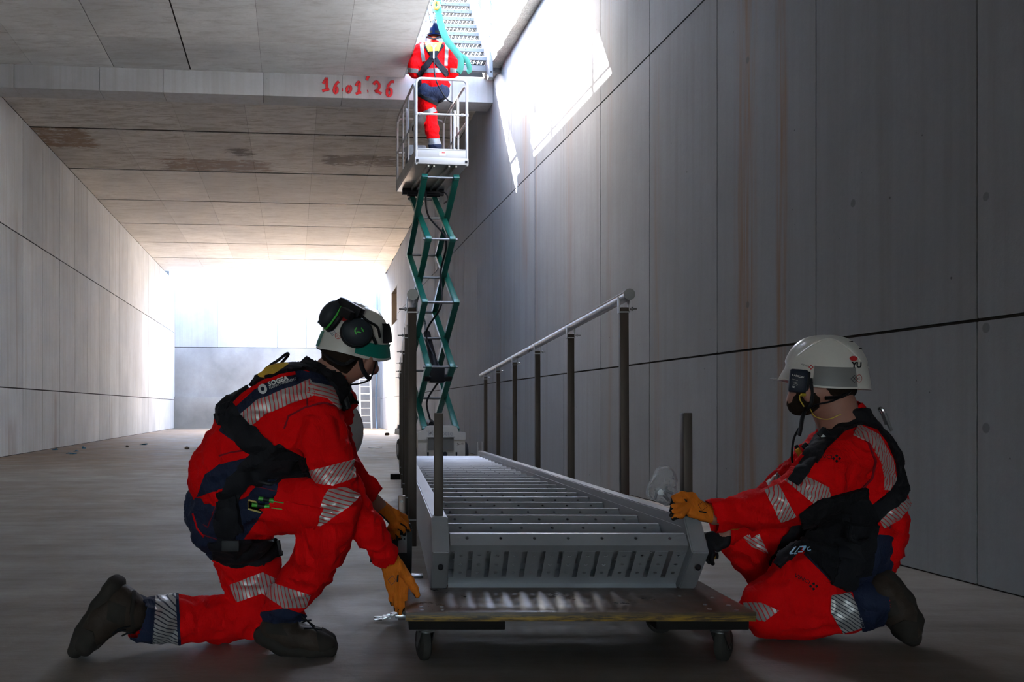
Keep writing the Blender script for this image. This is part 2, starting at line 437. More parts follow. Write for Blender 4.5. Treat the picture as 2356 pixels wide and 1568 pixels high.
strokes = [S((230, 320), (270, 250), (305, 200), (312, 300), (315, 450)), S((210, 485), (270, 465), (370, 440)), S((590, 270), (540, 310), (495, 390), (475, 470), (510, 530), (555, 480), (540, 410), (500, 400)),
    S((655, 455), (680, 455)), S((820, 365), (775, 410), (770, 480), (800, 515), (850, 470), (855, 400), (820, 365)), S((970, 370), (1020, 290), (1045, 290), (1048, 400), (1040, 520)), S((965, 555), (1020, 525), (1095, 510)),
    S((1255, 140), (1235, 190), (1215, 245)), S((1225, 490), (1250, 485)), S((1370, 340), (1400, 290), (1450, 280), (1500, 350), (1480, 430), (1410, 500), (1450, 490), (1550, 545)),
    S((1830, 275), (1770, 275), (1710, 350), (1680, 450), (1670, 540), (1710, 595), (1765, 560), (1770, 470), (1720, 430), (1685, 470))]
bm, ms = spray('red_spray_paint', strokes, (.75, .02, .03), 4.6)
obj('sprayed_date', bm, ms, beam)
# ---------------------------------------------------------------- materials for metal, wood, plastics
m_galv = plain('galvanised_steel', (.36, .37, .39), .42, .45, .22, 6)
m_galv_d = plain('galvanised_steel_dull', (.23, .235, .245), .5, .7, .25, 7)
m_post = plain('weathered_steel_post', (.075, .062, .054), .5, .3, .25, 8)
m_rail = plain('stainless_rail', (.30, .30, .31), .3, .9, .1, 5)
m_black = plain('black_plastic', (.012, .012, .014), .45, 0, .2)
m_rubber = plain('dark_rubber', (.035, .032, .03), .8, 0, .4, 20)
m_chrome = plain('bright_tool_steel', (.45, .46, .48), .28, .9, .15, 10)
m_hole = plain('hole_shadow_black', (.02, .02, .022), .9)
def wood_mat():
    q = NT('film_faced_plywood'); p = q.pos()
    g = q.noise(q.mapping(p, (1.2, 14, 14)), 3, 7, .7, .5); b = q.noise(p, 7, 6, .7)
    c = q.mix(g, (.085, .045, .028), (.16, .095, .060)); c = q.mix(q.rng(b, .5, .75, 0, .6), c, (.21, .155, .115))
    q.set(Base_Color=c, Roughness=q.rng(b, .3, .7, .22, .5)); q.bump(g, .15, .002); return q.m
m_ply = wood_mat()
def edge_mat():
    q = NT('yellow_painted_ply_edge'); p = q.pos()
    z = q.n.new('ShaderNodeSeparateXYZ'); q.l.new(p, z.inputs[0])
    n = q.noise(q.mapping(p, (3, 3, 30)), 5, 6, .7)
    k = q.math('MULTIPLY', q.rng(n, .42, .58), q.rng(z.outputs[2], .165, .171, 1, .25))
    q.set(Base_Color=q.mix(k, (.055, .035, .022), (.30, .17, .02)), Roughness=.5); return q.m
m_edge = edge_mat()

# ---------------------------------------------------------------- perforated tread, shared by both flights
def hole_cell(bm, O, U, V, u0, u1, v0, v1, cu, cv, r, n=12):
    ring = []; out = []
    for k in range(n):
        a = 2 * PI * k / n + PI / n * 0; c, s = math.cos(a), math.sin(a)
        ring.append(bm.verts.new(O + U * (cu + r * c) + V * (cv + r * s)))
        tu = ((u1 - cu) if c > 0 else (cu - u0)) / max(abs(c), 1e-6); tv = ((v1 - cv) if s > 0 else (cv - v0)) / max(abs(s), 1e-6)
        t = min(tu, tv); out.append((cu + t * c, cv + t * s))
    ov = [bm.verts.new(O + U * a + V * b) for a, b in out]
    for k in range(n):
        j = (k + 1) % n
        a, b = out[k], out[j]
        if abs(a[0] - b[0]) > 1e-6 and abs(a[1] - b[1]) > 1e-6:    # passes a corner
            cx = a[0] if abs(a[0] - u0) < 1e-6 or abs(a[0] - u1) < 1e-6 else b[0]
            cy = a[1] if abs(a[1] - v0) < 1e-6 or abs(a[1] - v1) < 1e-6 else b[1]
            cvx = bm.verts.new(O + U * cx + V * cy); bm.faces.new((ring[k], ov[k], cvx, ov[j], ring[j]))
        else: bm.faces.new((ring[k], ov[k], ov[j], ring[j]))
def rect(bm, O, U, V, u0, u1, v0, v1):
    bm.faces.new([bm.verts.new(O + U * a + V * b) for a, b in ((u0, v0), (u1, v0), (u1, v1), (u0, v1))])
def tread_mesh(w, name='tread'):
    bm = nb(); X = Vector((1, 0, 0)); Y = Vector((0, 1, 0)); Z = Vector((0, 0, 1)); O = Vector((-w / 2, 0, 0))
    n = 7; p = w / n
    for k in range(n): hole_cell(bm, O, X, -Z, k * p, (k + 1) * p, 0, .050, (k + .5) * p, .020, .0055)
    P = O + Vector((0, 0, -.050)); m = 13; q = w / m; s = .0165; D = .215
    rect(bm, P, X, Y, 0, w, 0, .030); rect(bm, P, X, Y, 0, w, .175, D)
    for k in range(m):
        a = k * q + s; b = (k + 1) * q
        for j in range(3):
            hole_cell(bm, P, X, Y, a, b, .030 + j * .0483, .030 + (j + 1) * .0483, (a + b) / 2, .054 + j * .0483, .0068, 8)
    S45 = Vector((0, .7071, .7071)); rect(bm, O, X, S45, 0, w, 0, .020); Q = P + Vector((0, D, 0)); rect(bm, Q, X, -Z, 0, w, 0, .040)
    bmesh.ops.remove_doubles(bm, verts=bm.verts, dist=.00005)
    return bm_mesh(bm, name)
tread_me = tread_mesh(.80); tread_me.materials.append(m_galv)
def add_treads(root, pts, rx):
    for (y, z) in pts:
        o = obj('tread', tread_me, None, root, (0, y, z), (rx, 0, 0), local=True)
        s = o.modifiers.new('thickness', 'SOLIDIFY'); s.thickness = .003; s.offset = 0

# ---------------------------------------------------------------- the flight of stairs lying on the trolley
ST_O = (.618, 3.34, .18)
st = thing('steel_staircase', 'long galvanised steel staircase lying flat on the wooden trolley, handrails upright', 'staircase', ST_O, -.0077)
st.rotation_euler = (-.0157, 0, -.0077)
L = 7.9
def stringer(xa, xb, inner):
    bm = nb(); prof = [(0, 0), (-.150, .145), (-.060, .254), (L, .254), (L + .05, .12), (L, 0)]
    prism(bm, prof, xa, xb, 0)
    es = [e for e in bm.edges]; bmesh.ops.bevel(bm, geom=es, offset=.004, segments=2, affect='EDGES')
    xi = xb if inner > 0 else xa
    prism(bm, [(-.03, .215), (L, .215), (L, .219), (-.03, .219)], xi - .0025, xi + .0025, 0)
    o = obj('stringer', bm, m_galv, st, local=True); return o
sl = stringer(-.462, -.404, 1); sr = stringer(.404, .462, -1)
for s_, x in ((sl, -.433), (sr, .433)):
    bm = nb(); cyl(bm, (x, -.128, .095), (x, -.118, .088), .009, seg=12); obj('bolt_hole', bm, m_hole, s_, local=True)
    bm = nb(); box2(bm, (x - .03, L + .02, .10), (x - .022, L + .10, .36)); box2(bm, (x + .022, L + .02, .10), (x + .03, L + .10, .36)); obj('end_bracket', bm, m_galv, s_, local=True)
add_treads(st, [(-.09 + .322 * k, .200) for k in range(25)], -PI / 4)
bolt_bm = nb(); cyl(bolt_bm, (0, 0, 0), (.052, 0, 0), .0035, seg=8); cyl(bolt_bm, (.026, 0, 0), (.034, 0, 0), .009, seg=6); bolt_me = bm_mesh(bolt_bm, 'bolt', 'auto'); bolt_me.materials.append(m_galv_d)
clamp_bm = nb()
box(clamp_bm, (0, 0, -.030), (.05, .042, .006))
for sx in (-1, 1): box(clamp_bm, (sx * .023, 0, .005), (.004, .042, .075), bevel=.001)
clamp_me = bm_mesh(clamp_bm, 'clamp', 'auto'); clamp_me.materials.append(m_galv)
for sx, x in ((-1, -.503), (1, .492)):
    for k in range(6):
        y = 1.15 + 1.347 * k; hgt = 1.120
        bm = nb(); box2(bm, (x - .0195, y - .02, -.0), (x + .0195, y + .02, hgt), bevel=.003); po = obj('post', bm, m_post, st, local=True)
        bm = nb(); box2(bm, (x - .021, y - .021, .12), (x + .021, y + .021, .128)); obj('weld', bm, m_galv_d, po, local=True)
        obj('clamp', clamp_me, None, po, (x, y, hgt + .008), local=True); obj('bolt', bolt_me, None, po, (x + .01 if sx > 0 else x - .062, y, hgt - .005), local=True)
    bm = nb(); cyl(bm, (x, 1.04, 1.168), (x, 8.45, 1.168), .0245, seg=28); r_ = obj('handrail', bm, m_rail, st, local=True)
    bm = nb(); cyl(bm, (x, 1.034, 1.168), (x, 1.042, 1.168), .0262, seg=28); obj('end_cap', bm, m_galv_d, r_, local=True)
for x in (-.434, .432):
    bm = nb(); box2(bm, (x - .0155, -.022, .254), (x + .0155, .026, .612), bevel=.002); po = obj('front_upright', bm, m_post, st, local=True)
    bm = nb(); box2(bm, (x - .013, -.019, .6115), (x + .013, .023, .6125)); obj('tube_opening', bm, m_hole, po, local=True)
# weld beads where the first treads meet the inner faces
bm = nb()
for k in range(8):
    for sx in (-1, 1):
        y = -.09 + .322 * k; bar(bm, (sx * .4015, y, .20), (sx * .4015, y + .14, .06), .006, .006)
obj('weld_bead', bm, m_galv_d, st, local=True)

# ---------------------------------------------------------------- trolley
X0, X1, Y0, Y1 = .0617, 1.1425, 2.95, 3.52
tr = thing('trolley', 'low plywood trolley with chipped yellow edge and four castors under the staircase', 'trolley', (.60, 3.23, 0), world_axes=True)
bm = nb(); box2(bm, (X0 + .003, Y0 + .003, .152), (X1 - .003, Y1 - .003, .180), bevel=.002); deck = obj('deck', bm, m_ply, tr)
bm = nb(); box2(bm, (X0, Y0, .1515), (X1, Y0 + .0032, .1790), bevel=.001); box2(bm, (X0, Y0, .1515), (X0 + .0032, Y1, .1790)); box2(bm, (X1 - .0032, Y0, .1515), (X1, Y1, .1790)); obj('edge_band', bm, m_edge, deck)
for (a, b) in ((X0 + .05, Y0 + .03), (X0 + .05, Y0 + .075), (X0 + .115, Y0 + .03), (X0 + .115, Y0 + .075), (X1 - .05, Y0 + .03), (X1 - .13, Y0 + .04), (X1 - .05, Y0 + .1), (X1 - .12, Y0 + .11), (X1 - .06, Y0 + .22), (X1 - .16, Y0 + .25)):
    bm = nb(); cyl(bm, (a, b, .178), (a, b, .1825), .008, .006, seg=12); obj('bolt_head', bm, m_chrome, deck)
m_blk = plain('dark_timber_block', (.012, .010, .009), .8, var=.4)
bl = []
for (a, b, w) in ((X0 + .01, Y0 + .03, .30), (X1 - .30, Y0 + .03, .29), (X0 + .01, Y1 - .16, .30), (X1 - .30, Y1 - .16, .29)):
    bm = nb(); box2(bm, (a, b, .118), (a + w, b + .13, .152), bevel=.003); bl.append(obj('block', bm, m_blk, tr))
m_cast = plain('castor_zinc', (.10, .097, .092), .45, .8, .3, 12); m_tyre = plain('castor_tyre', (.035, .032, .028), .7, 0, .45, 25)
for (cx, cy, a) in ((.128, 3.035, R(12)), (X1 - .085, 3.03, R(-38)), (.165, 3.43, R(30)), (X1 - .19, 3.43, R(-75))):
    M = Matrix.Translation((cx, cy, 0)) @ Matrix.Rotation(a, 4, 'Z')
    bm = nb(); box(bm, (0, 0, .116), (.085, .085, .004)); cyl(bm, (0, 0, .1), (0, 0, .116), .025, .022, 20)
    for s in (-1, 1):
        vs = [(s * .021, -.026, .108), (s * .021, .026, .108), (s * .021, .045, .046), (s * .021, .030, .040)]
        prism(bm, [(v[1], v[2]) for v in vs], s * .021 - .0015, s * .021 + .0015, 0)
    box(bm, (0, 0, .106), (.045, .052, .004)); bm.transform(M); f = obj('castor', bm, m_cast, tr)
    bm = nb(); pr = [(-.017, .018), (-.017, .044), (-.012, .0535), (0, .0560), (.012, .0535), (.017, .044), (.017, .018)]
    for i in range(28):
        a0, a1 = 2 * PI * i / 28, 2 * PI * (i + 1) / 28
        for j in range(len(pr) - 1):
            q = [(pr[j][0], pr[j][1], a0), (pr[j + 1][0], pr[j + 1][1], a0), (pr[j + 1][0], pr[j + 1][1], a1), (pr[j][0], pr[j][1], a1)]
            bm.faces.new([bm.verts.new((x, .036 + r * math.cos(t), .0565 + r * math.sin(t))) for x, r, t in q])
    bmesh.ops.remove_doubles(bm, verts=bm.verts, dist=1e-5); bm.transform(M); w_ = obj('wheel', bm, m_tyre, f)
    bm = nb(); cyl(bm, (-.024, .036, .0565), (.024, .036, .0565), .006, seg=10)
    for s in (-1, 1): cyl(bm, (s * .0155, .036, .0565), (s * .009, .036, .0565), .021, seg=20)
    bm.transform(M); obj('hub', bm, m_cast, w_)
# packer carrying the far end of the flight
bm = nb(); box2(bm, (.05, 10.85, 0), (1.35, 10.97, .062), bevel=.004); bm2 = obj('timber_packer', bm, m_blk); tag(bm2, 'dark timber packer on the floor under the far end of the lying staircase', 'timber')

# ---------------------------------------------------------------- hand jacks under both sides of the flight
m_lab = plain('grey_label', (.20, .20, .20), .5)
m_yel = plain('yellow_rubber', (.55, .30, .02), .5)
def jack(label, X, Y, s, grp='hand jacks lifting the lying staircase'):
    t = thing('hand_jack', label, 'hand jack', (X, Y, 0), 0, grp); k = dict(parent=t, local=True)
    bm = nb(); box(bm, (0, 0, .24), (.028, .012, .475), bevel=.003); 
    cyl(bm, (0, 0, .478), (0, 0, .478), .01, seg=8) if 0 else None
    o = obj('bar', bm, plain('brown_steel_bar', (.16, .12, .105), .4, .7), **k)
    bm = nb(); cyl(bm, (0, -.0068, .455), (0, -.0060, .455), .0055, seg=12); obj('bar_hole', bm, plain('pale_hole', (.4, .4, .4), .8), o, local=True)
    bm = nb(); pr = [(-.036, .09), (.030, .09), (.036, .12), (.040, .35), (.030, .375), (-.026, .375), (-.038, .35), (-.040, .20)]
    prism(bm, pr, -.022, .022, 1); bmesh.ops.bevel(bm, geom=list(bm.edges), offset=.004, segments=2, affect='EDGES')
    b_ = obj('body', bm, m_black, **k)
    bm = nb(); box(bm, (.002, -.0225, .305), (.034, .001, .085)); lab = obj('label_plate', bm, m_lab, b_, local=True)
    bm = nb(); box(bm, (.002, -.0232, .335), (.030, .0006, .010)); box(bm, (-.004, -.0232, .315), (.008, .0006, .006)); box(bm, (.01, -.0232, .315), (.006, .0006, .006)); obj('label_print', bm, m_hole, lab, local=True)
    bm = nb(); tube(bm, [(-s * .03, 0, .235), (-s * .07, 0, .237), (-s * .12, 0, .236)], [.013, .0145, .0135], 14); h = obj('lever', bm, m_black, b_, local=True)
    bm = nb(); tube(bm, [(-s * .094, 0, .2365), (-s * .108, 0, .2362)], .0150, 14); cyl(bm, (-s * .10, 0, .248), (-s * .10, 0, .262), .006, .003, 8); obj('grip_ring', bm, m_yel, h, local=True)
    bm = nb()
    for q in (-1, 1):
        pts = [(-.012, q * .012, .03), (-.04, q * .016, .024), (-.075, q * .018, .010), (-.105, q * .020, .009)]
        for a, b in zip(pts[:-1], pts[1:]): bar(bm, a, b, .016, .006, bevel=.001)
    box(bm, (-.055, 0, .016), (.03, .045, .006)); box(bm, (0, 0, .022), (.05, .05, .014), bevel=.002); bar(bm, (.02, 0, .018), (.09, 0, .006), .03, .006)
    obj('base_plate', bm, m_chrome, **k)
    bm = nb(); box(bm, (0, 0, .055), (.034, .03, .05), bevel=.003); cyl(bm, (0, -.02, .075), (0, .02, .075), .006, seg=10); obj('foot_joint', bm, m_galv_d, **k)
    bm = nb(); box(bm, (s * .05, 0, .172), (.062, .045, .012), bevel=.002); box(bm, (s * .024, 0, .16), (.01, .03, .04)); obj('lifting_tongue', bm, m_chrome, **k)
    return t
jack('black hand jack held by the worker kneeling on the left', .060, 3.64, 1)
jack('black hand jack mostly hidden behind the right side of the staircase', 1.170, 3.72, -1)
# ---------------------------------------------------------------- the staircase hanging in the roof opening
m_alu = plain('pale_galvanised_steel', (.115, .122, .13), .55, .0, .15, 6)
m_alu_t = plain('pale_tread_steel', (.085, .092, .10), .6, .0, .15, 6)
hs = thing('suspended_staircase', 'pale steel staircase with handrails rising through the roof opening above the platform', 'staircase', T(2.50, 14.15, ZC - .02), TH)
tread2 = tread_me.copy(); tread2.materials.clear(); tread2.materials.append(m_alu_t)
hts = []
for k in range(9):
    o = obj('tread', tread2, None, hs, (0, .05 + .20 * k, .16 + .20 * k), local=True); s = o.modifiers.new('thickness', 'SOLIDIFY'); s.thickness = .003; s.offset = 0
for sx in (-1, 1):
    bm = nb(); x = sx * .432
    prof = [(-.12, -.20), (.02, -.20), (.02, -.10), (2.05, 1.93), (2.05, 2.22), (1.85, 2.22), (-.12, .25)]
    prism(bm, prof, x - .03, x + .03, 0); bmesh.ops.bevel(bm, geom=list(bm.edges), offset=.004, segments=1, affect='EDGES')
    s_ = obj('stringer', bm, m_alu, hs, local=True)
    bm = nb(); cyl(bm, (x, -.124, -.12), (x, -.118, -.12), .012, seg=10); obj('bolt_hole', bm, m_hole, s_, local=True)
    xr = sx * .50
    for y in (.22, 1.1, 1.9):
        bm = nb(); box2(bm, (xr - .02, y - .02, y + .05), (xr + .02, y + .02, y + 1.02)); po = obj('post', bm, m_alu, hs, local=True)
    bm = nb(); tube(bm, [(xr, -.55, .42), (xr, -.45, .50), (xr, 2.1, 3.02)], .024, 14); obj('handrail', bm, m_alu, hs, local=True)
    bm = nb(); tube(bm, [(xr, .2, .72), (xr, 2.0, 2.52)], .014, 10); obj('mid_rail', bm, m_alu, hs, local=True)
# transverse bearer carrying the flight, hung between the opening edge and the wall
be = thing('bearer_beam', 'white steel bearer beam across the roof opening with end plates bolted to the concrete', 'beam', T(2.43, 14.30, ZC - .02), TH)
bm = nb(); box2(bm, (-.70, -.035, -.03), (.69, .035, .055), bevel=.003); obj('beam_bar', bm, m_alu, be, local=True)
for x0, x1, z0, z1 in ((-.72, -.635, -.02, .32), (.615, .695, -.04, .25)):
    bm = nb(); box2(bm, (x0, -.045, z0), (x1, -.035 + .07, z1), bevel=.003); p_ = obj('end_plate', bm, m_alu, be, local=True)
    for z in (z0 + .07, (z0 + z1) / 2, z1 - .07):
        bm = nb(); cyl(bm, ((x0 + x1) / 2, -.052, z), ((x0 + x1) / 2, -.044, z), .009, seg=6); obj('bolt', bm, m_galv_d, p_, local=True)
# guard rail panel at the left side of the opening
gr = thing('landing_frame', 'white steel frame with diagonal braces beside the suspended staircase', 'frame', T(1.90, 14.2, ZC + .35), TH)
for a, b, w in (((-.05, .1, -.05), (-.05, 2.2, 2.0), .05), ((.0, .1, 0), (.0, .1, 1.4), .05), ((.0, .9, .3), (.0, .9, 2.2), .05), ((-.02, .1, 1.35), (-.02, 2.0, 2.6), .04), ((.02, .1, .1), (.02, .9, 1.6), .04)):
    bm = nb(); bar(bm, a, b, w, w, bevel=.003); obj('member', bm, m_alu, gr, local=True)

# edge protection standing on the roof slab along the opening
er = thing('edge_guard', 'white steel guard rail on the roof slab along the left edge of the opening', 'guard rail', T(1.72, 12.6, ZC + ST), TH)
for y in (-1.25, .37, 1.95):
    bm = nb(); box2(bm, (-.02, y - .02, 0), (.02, y + .02, .74)); obj('post', bm, m_alu, er, local=True)
for z0, z1 in ((.60, .74), (.12, .15)):
    bm = nb(); box2(bm, (-.045, -1.9, z0), (-.02, 2.1, z1)); obj('rail_board', bm, m_alu, er, local=True)

# green lifting sling
m_sling = plain('green_webbing', (.012, .12, .075), .8, 0, .2, 40)
m_yhook = plain('yellow_hook', (.25, .14, .01), .5)
sg = thing('lifting_sling', 'green webbing lifting sling hanging with two loose ends in front of the suspended staircase', 'sling', W(1045, 130, 13.75), world_axes=True)
bm = nb(); P = [W(1003, -30, 13.75), W(1008, 25, 13.75), W(1016, 62, 13.72), W(1028, 92, 13.7), W(1044, 112, 13.68), W(1056, 128, 13.66)]
tube(bm, spline(P, 5), .05, 8, flat=.35, up=(0, 1, 0)); obj('webbing', bm, m_sling, sg)
bm = nb(); tube(bm, spline([W(1050, 122, 13.66), W(1060, 136, 13.64), W(1059, 158, 13.62), W(1053, 168, 13.62)], 5), [.045] * 15 + [.02], 8, flat=.4, up=(0, 1, 0)); obj('loose_end', bm, m_sling, sg)
bm = nb(); tube(bm, spline([W(1054, 124, 13.66), W(1070, 134, 13.64), W(1078, 148, 13.62), W(1080, 162, 13.62), W(1074, 166, 13.62)], 5), .036, 8, flat=.4, up=(0, 1, 0)); obj('loose_end', bm, m_sling, sg)
hk = obj('sling_hook', tube(nb(), spline([W(1003, 2, 13.7), W(998, 12, 13.7), W(1003, 20, 13.7), W(1010, 14, 13.7), W(1007, 4, 13.7)], 5), .022, 8), m_yhook, sg)

# ---------------------------------------------------------------- scissor lift
m_white = plain('off_white_enamel', (.40, .39, .37), .45, 0, .08, 6)
m_whiteg = plain('worn_grey_enamel', (.28, .265, .25), .5, 0, .25, 8)
m_green = plain('dark_green_enamel', (.006, .10, .075), .32, .1, .25, 5)
m_under = plain('platform_underside', (.42, .41, .39), .35, .6, .2, 3)
def worn():
    q = NT('chipped_white_enamel'); p = q.objc(); n = q.noise(p, 9, 8, .75); n2 = q.noise(p, 2.2, 3)
    k = q.math('MULTIPLY', q.math('GREATER_THAN', n, .60), q.math('GREATER_THAN', n2, .5))
    q.set(Base_Color=q.mix(k, q.mix(n, (.46, .44, .40), (.60, .58, .54)), (.10, .055, .03)), Roughness=.5); return q.m
m_worn = worn()
LYAW = math.atan(288 / 2200)
lf = thing('scissor_lift', 'narrow scissor lift with white platform raised on green arms to the ceiling', 'scissor lift', W(1016, 939 + .808 * 2200 / 13.55, 13.55), LYAW)
k = dict(parent=lf, local=True)
# chassis
bm = nb(); box2(bm, (-.345, 0, .13), (.345, 1.78, .38), bevel=.015); ch = obj('chassis', bm, m_worn, **k)
bm = nb(); prism(bm, [(-.345, .36), (.345, .36), (.345, .47), (.24, .47), (.22, .55), (.16, .565), (-.16, .565), (-.22, .555), (-.25, .50), (-.345, .47)], -.02, .05, 1); bmesh.ops.bevel(bm, geom=list(bm.edges), offset=.006, segments=2, affect='EDGES'); obj('front_cowl', bm, m_worn, ch, local=True)
bm = nb(); box2(bm, (-.345, .05, .36), (.345, 1.78, .47), bevel=.01); obj('upper_chassis', bm, m_worn, ch, local=True)
bm = nb(); box2(bm, (-.20, -.024, .22), (.17, -.002, .40)); obj('step_recess', bm, plain('recess_grey', (.12, .12, .11), .7), ch, local=True)
bm = nb(); box2(bm, (-.215, -.035, .398), (.185, -.0, .408), bevel=.002); obj('recess_lip', bm, m_white, ch, local=True)
bm = nb()
for x in (-.2, .21): box2(bm, (x - .012, -.025, .13), (x + .012, -.021, .19))
cyl(bm, (.045, -.025, .16), (.045, -.021, .16), .035, seg=20); obj('tie_down_hole', bm, m_hole, ch, local=True)
def text_part(name, s, size, m, parent, loc, rot, local=True, ext=.001, font_shear=0, bold=.0, align='CENTER', sx=1.0):
    cu = bpy.data.curves.new(name, 'FONT'); cu.body = s; cu.size = size; cu.align_x = align; cu.align_y = 'CENTER'; cu.extrude = ext; cu.shear = font_shear; cu.offset = bold; cu.resolution_u = 3
    o = bpy.data.objects.new(name, cu); COL.objects.link(o)
    bpy.context.view_layer.update(); me = bpy.data.meshes.new_from_object(o); bpy.data.objects.remove(o); bpy.data.curves.remove(cu)
    me.materials.clear(); me.materials.append(m)
    if sx != 1.0: me.transform(Matrix.Diagonal((sx, 1, 1, 1)))
    q = obj(name, me, None, parent, loc, rot, local=True); 
    if not local: q.matrix_parent_inverse = Matrix.Translation(parent.location).inverted()
    return q
text_part('lettering', 'Haulotte', .10, plain('faded_lettering', (.33, .33, .33), .6), ch, (-.02, -.026, .455), (PI / 2, 0, 0))
for (x, y) in ((-.36, .22), (.36, .22), (-.36, 1.55), (.36, 1.55)):
    bm = nb(); cyl(bm, (x - .045, y, .165), (x + .045, y, .165), .165, seg=32); bmesh.ops.bevel(bm, geom=[e for e in bm.edges if e.calc_face_angle(0) > 1], offset=.012, segments=2, affect='EDGES')
    w_ = obj('wheel', bm, m_rubber, **k)
    bm = nb(); cyl(bm, (x - .048, y, .165), (x + .048, y, .165), .09, seg=24); obj('rim', bm, m_whiteg, w_, local=True)
bm = nb(); box2(bm, (-.40, .35, .10), (-.36, 1.35, .15), bevel=.004); box2(bm, (.36, .35, .10), (.40, 1.35, .15), bevel=.004); obj('pothole_guard', bm, m_galv_d, ch, local=True)
bm = nb(); box2(bm, (-.43, .9, .40), (-.345, 1.75, .49), bevel=.01); p_ = obj('side_tray', bm, m_worn, ch, local=True)
bm = nb(); prism(bm, [(-.41, .49), (-.36, .49), (-.37, .55), (-.40, .55)], 1.5, 1.62, 1); obj('beacon', bm, m_galv_d, p_, local=True)
bm = nb(); tube(bm, [(-.12, .15, .58), (-.1, .3, .60), (-.1, .6, .60)], [.04, .05, .05], 12); obj('motor_cover', bm, m_black, ch, local=True)
# scissor stack
zs = [.52, 1.40, 2.32, 3.22, 4.10]; yn, yf = .10, 1.52
for i in range(4):
    za, zb = zs[i], zs[i + 1]
    for sx in (-1, 1):
        for inner, (p, q) in enumerate((((yn, za), (yf, zb)), ((yf, za), (yn, zb)))):
            x = sx * (.23 if inner == (i % 2) else .175)
            bm = nb(); a, b = Vector((x, p[0], p[1])), Vector((x, q[0], q[1])); d = (b - a).normalized() * .04
            bar(bm, a - d, b + d, .085, .060, up=Vector((1, 0, 0)).cross(b - a), bevel=.003) 
            ar = obj('scissor_arm', bm, m_green, **k)
            for e in (a, b):
                bm = nb(); cyl(bm, e - Vector((.033, 0, 0)), e + Vector((.033, 0, 0)), .040, seg=14); obj('boss', bm, m_green, ar, local=True)
    for (y, z) in ((yn, zb), (yf, zb), ((yn + yf) / 2, (za + zb) / 2)):
        bm = nb(); cyl(bm, (-.25, y, z), (.25, y, z), .018, seg=12); obj('pivot_rod', bm, m_galv_d, **k)
bm = nb(); cyl(bm, (-.02, .35, 1.35), (-.03, 1.05, 1.95), .055, seg=16); cy = obj('hydraulic_cylinder', bm, m_black, **k)
bm = nb(); cyl(bm, (-.03, 1.0, 1.9), (-.04, 1.35, 2.25), .024, seg=12); obj('piston_rod', bm, m_chrome, cy, local=True)
bm = nb(); box2(bm, (-.12, .25, 1.18), (.10, .45, 1.42), bevel=.02); cyl(bm, (-.2, .3, 1.25), (.2, .3, 1.25), .05, seg=14); obj('cylinder_mount', bm, m_black, cy, local=True)
bm = nb(); tube(bm, spline([(-.10, .3, .6), (-.16, .3, .9), (-.02, .3, 1.15), (.08, .35, 1.3), (-.1, .7, 1.9), (.05, .3, 2.3), (.08, .5, 2.8), (.12, .3, 3.25), (-.05, .8, 3.7), (-.08, .9, 4.1)], 8), .014, 8); obj('hose', bm, m_black, **k)
bm = nb(); tube(bm, spline([(.22, 1.3, 4.18), (.30, 1.25, 4.14), (.34, 1.25, 4.05), (.27, 1.25, 3.98)], 6), .012, 8); obj('hose', bm, m_black, **k)
# platform
ZP = 4.27; PL = 1.80
bm = nb(); box2(bm, (-.385, 0, ZP), (.385, PL, ZP + .05), bevel=.005); pf = obj('platform_deck', bm, m_under, **k)
bm = nb()
for x in (-.2, -.12, .1, .2): box2(bm, (x, .03, ZP - .035), (x + .03, PL - .03, ZP + .001), bevel=.003)
obj('deck_rib', bm, m_under, pf, local=True)
bm = nb(); box2(bm, (-.33, PL - .28, ZP - .10), (.33, PL - .20, ZP - .0), bevel=.006); cyl(bm, (-.26, yf, ZP - .10), (.26, yf, ZP - .1), .03, seg=12); obj('slide_rail', bm, m_black, pf, local=True)
bm = nb(); box2(bm, (-.385, -.02, ZP - .01), (.385, .02, ZP + .085), bevel=.006); obj('front_beam', bm, m_white, pf, local=True)
bm = nb(); box2(bm, (-.355, -.008, ZP + .085), (.355, .008, ZP + .20), bevel=.003); tb = obj('toe_board', bm, m_white, pf, local=True)
bm = nb(); box2(bm, (-.36, -.012, ZP + .195), (.36, .012, ZP + .213), bevel=.003); obj('toe_board_lip', bm, m_white, tb, local=True)
bm = nb(); box2(bm, (-.035, -.0105, ZP + .115), (.055, -.009, ZP + .165)); lb = obj('warning_label', bm, plain('label_white', (.7, .7, .72), .5), tb, local=True)
bm = nb(); box2(bm, (.0, -.0115, ZP + .15), (.05, -.0105, ZP + .163)); obj('label_red_strip', bm, plain('label_red', (.5, .03, .02), .5), lb, local=True)
for sx in (-1, 1):
    bm = nb(); box2(bm, (sx * .375 - .01, .02, ZP + .05), (sx * .375 + .01, PL, ZP + .19), bevel=.003); obj('toe_board', bm, m_whiteg, pf, local=True)
    bm = nb(); box2(bm, (sx * .352 - .016, -.03, ZP + .015), (sx * .352 + .016, -.02, ZP + .05)); obj('slot', bm, m_hole, pf, local=True)
ZT = ZP + 1.20
def rtube(name, pts, r=.019, m=m_white, par=None):
    bm = nb(); tube(bm, pts, r, 12); return obj(name, bm, m, par or lf, local=True)
def rr(x0, z0, x1, z1, y, rad=.07):      # inverted U frame across the platform
    pts = [(x0, y, z0), (x0, y, z1 - rad)] + [(x0 + rad * (1 - math.cos(a)) * (1 if x1 > x0 else -1), y, z1 - rad + rad * math.sin(a)) for a in (R(30), R(60), R(90))]
    pts += [(x1 - rad * (1 - math.sin(a)) * (1 if x1 > x0 else -1), y, z1 - rad + rad * math.cos(a)) for a in (0, R(30), R(60), R(90))] + [(x1, y, z0)]
    return pts
fg = rtube('front_guard', rr(-.365, ZP - .02, .365, ZT, 0))
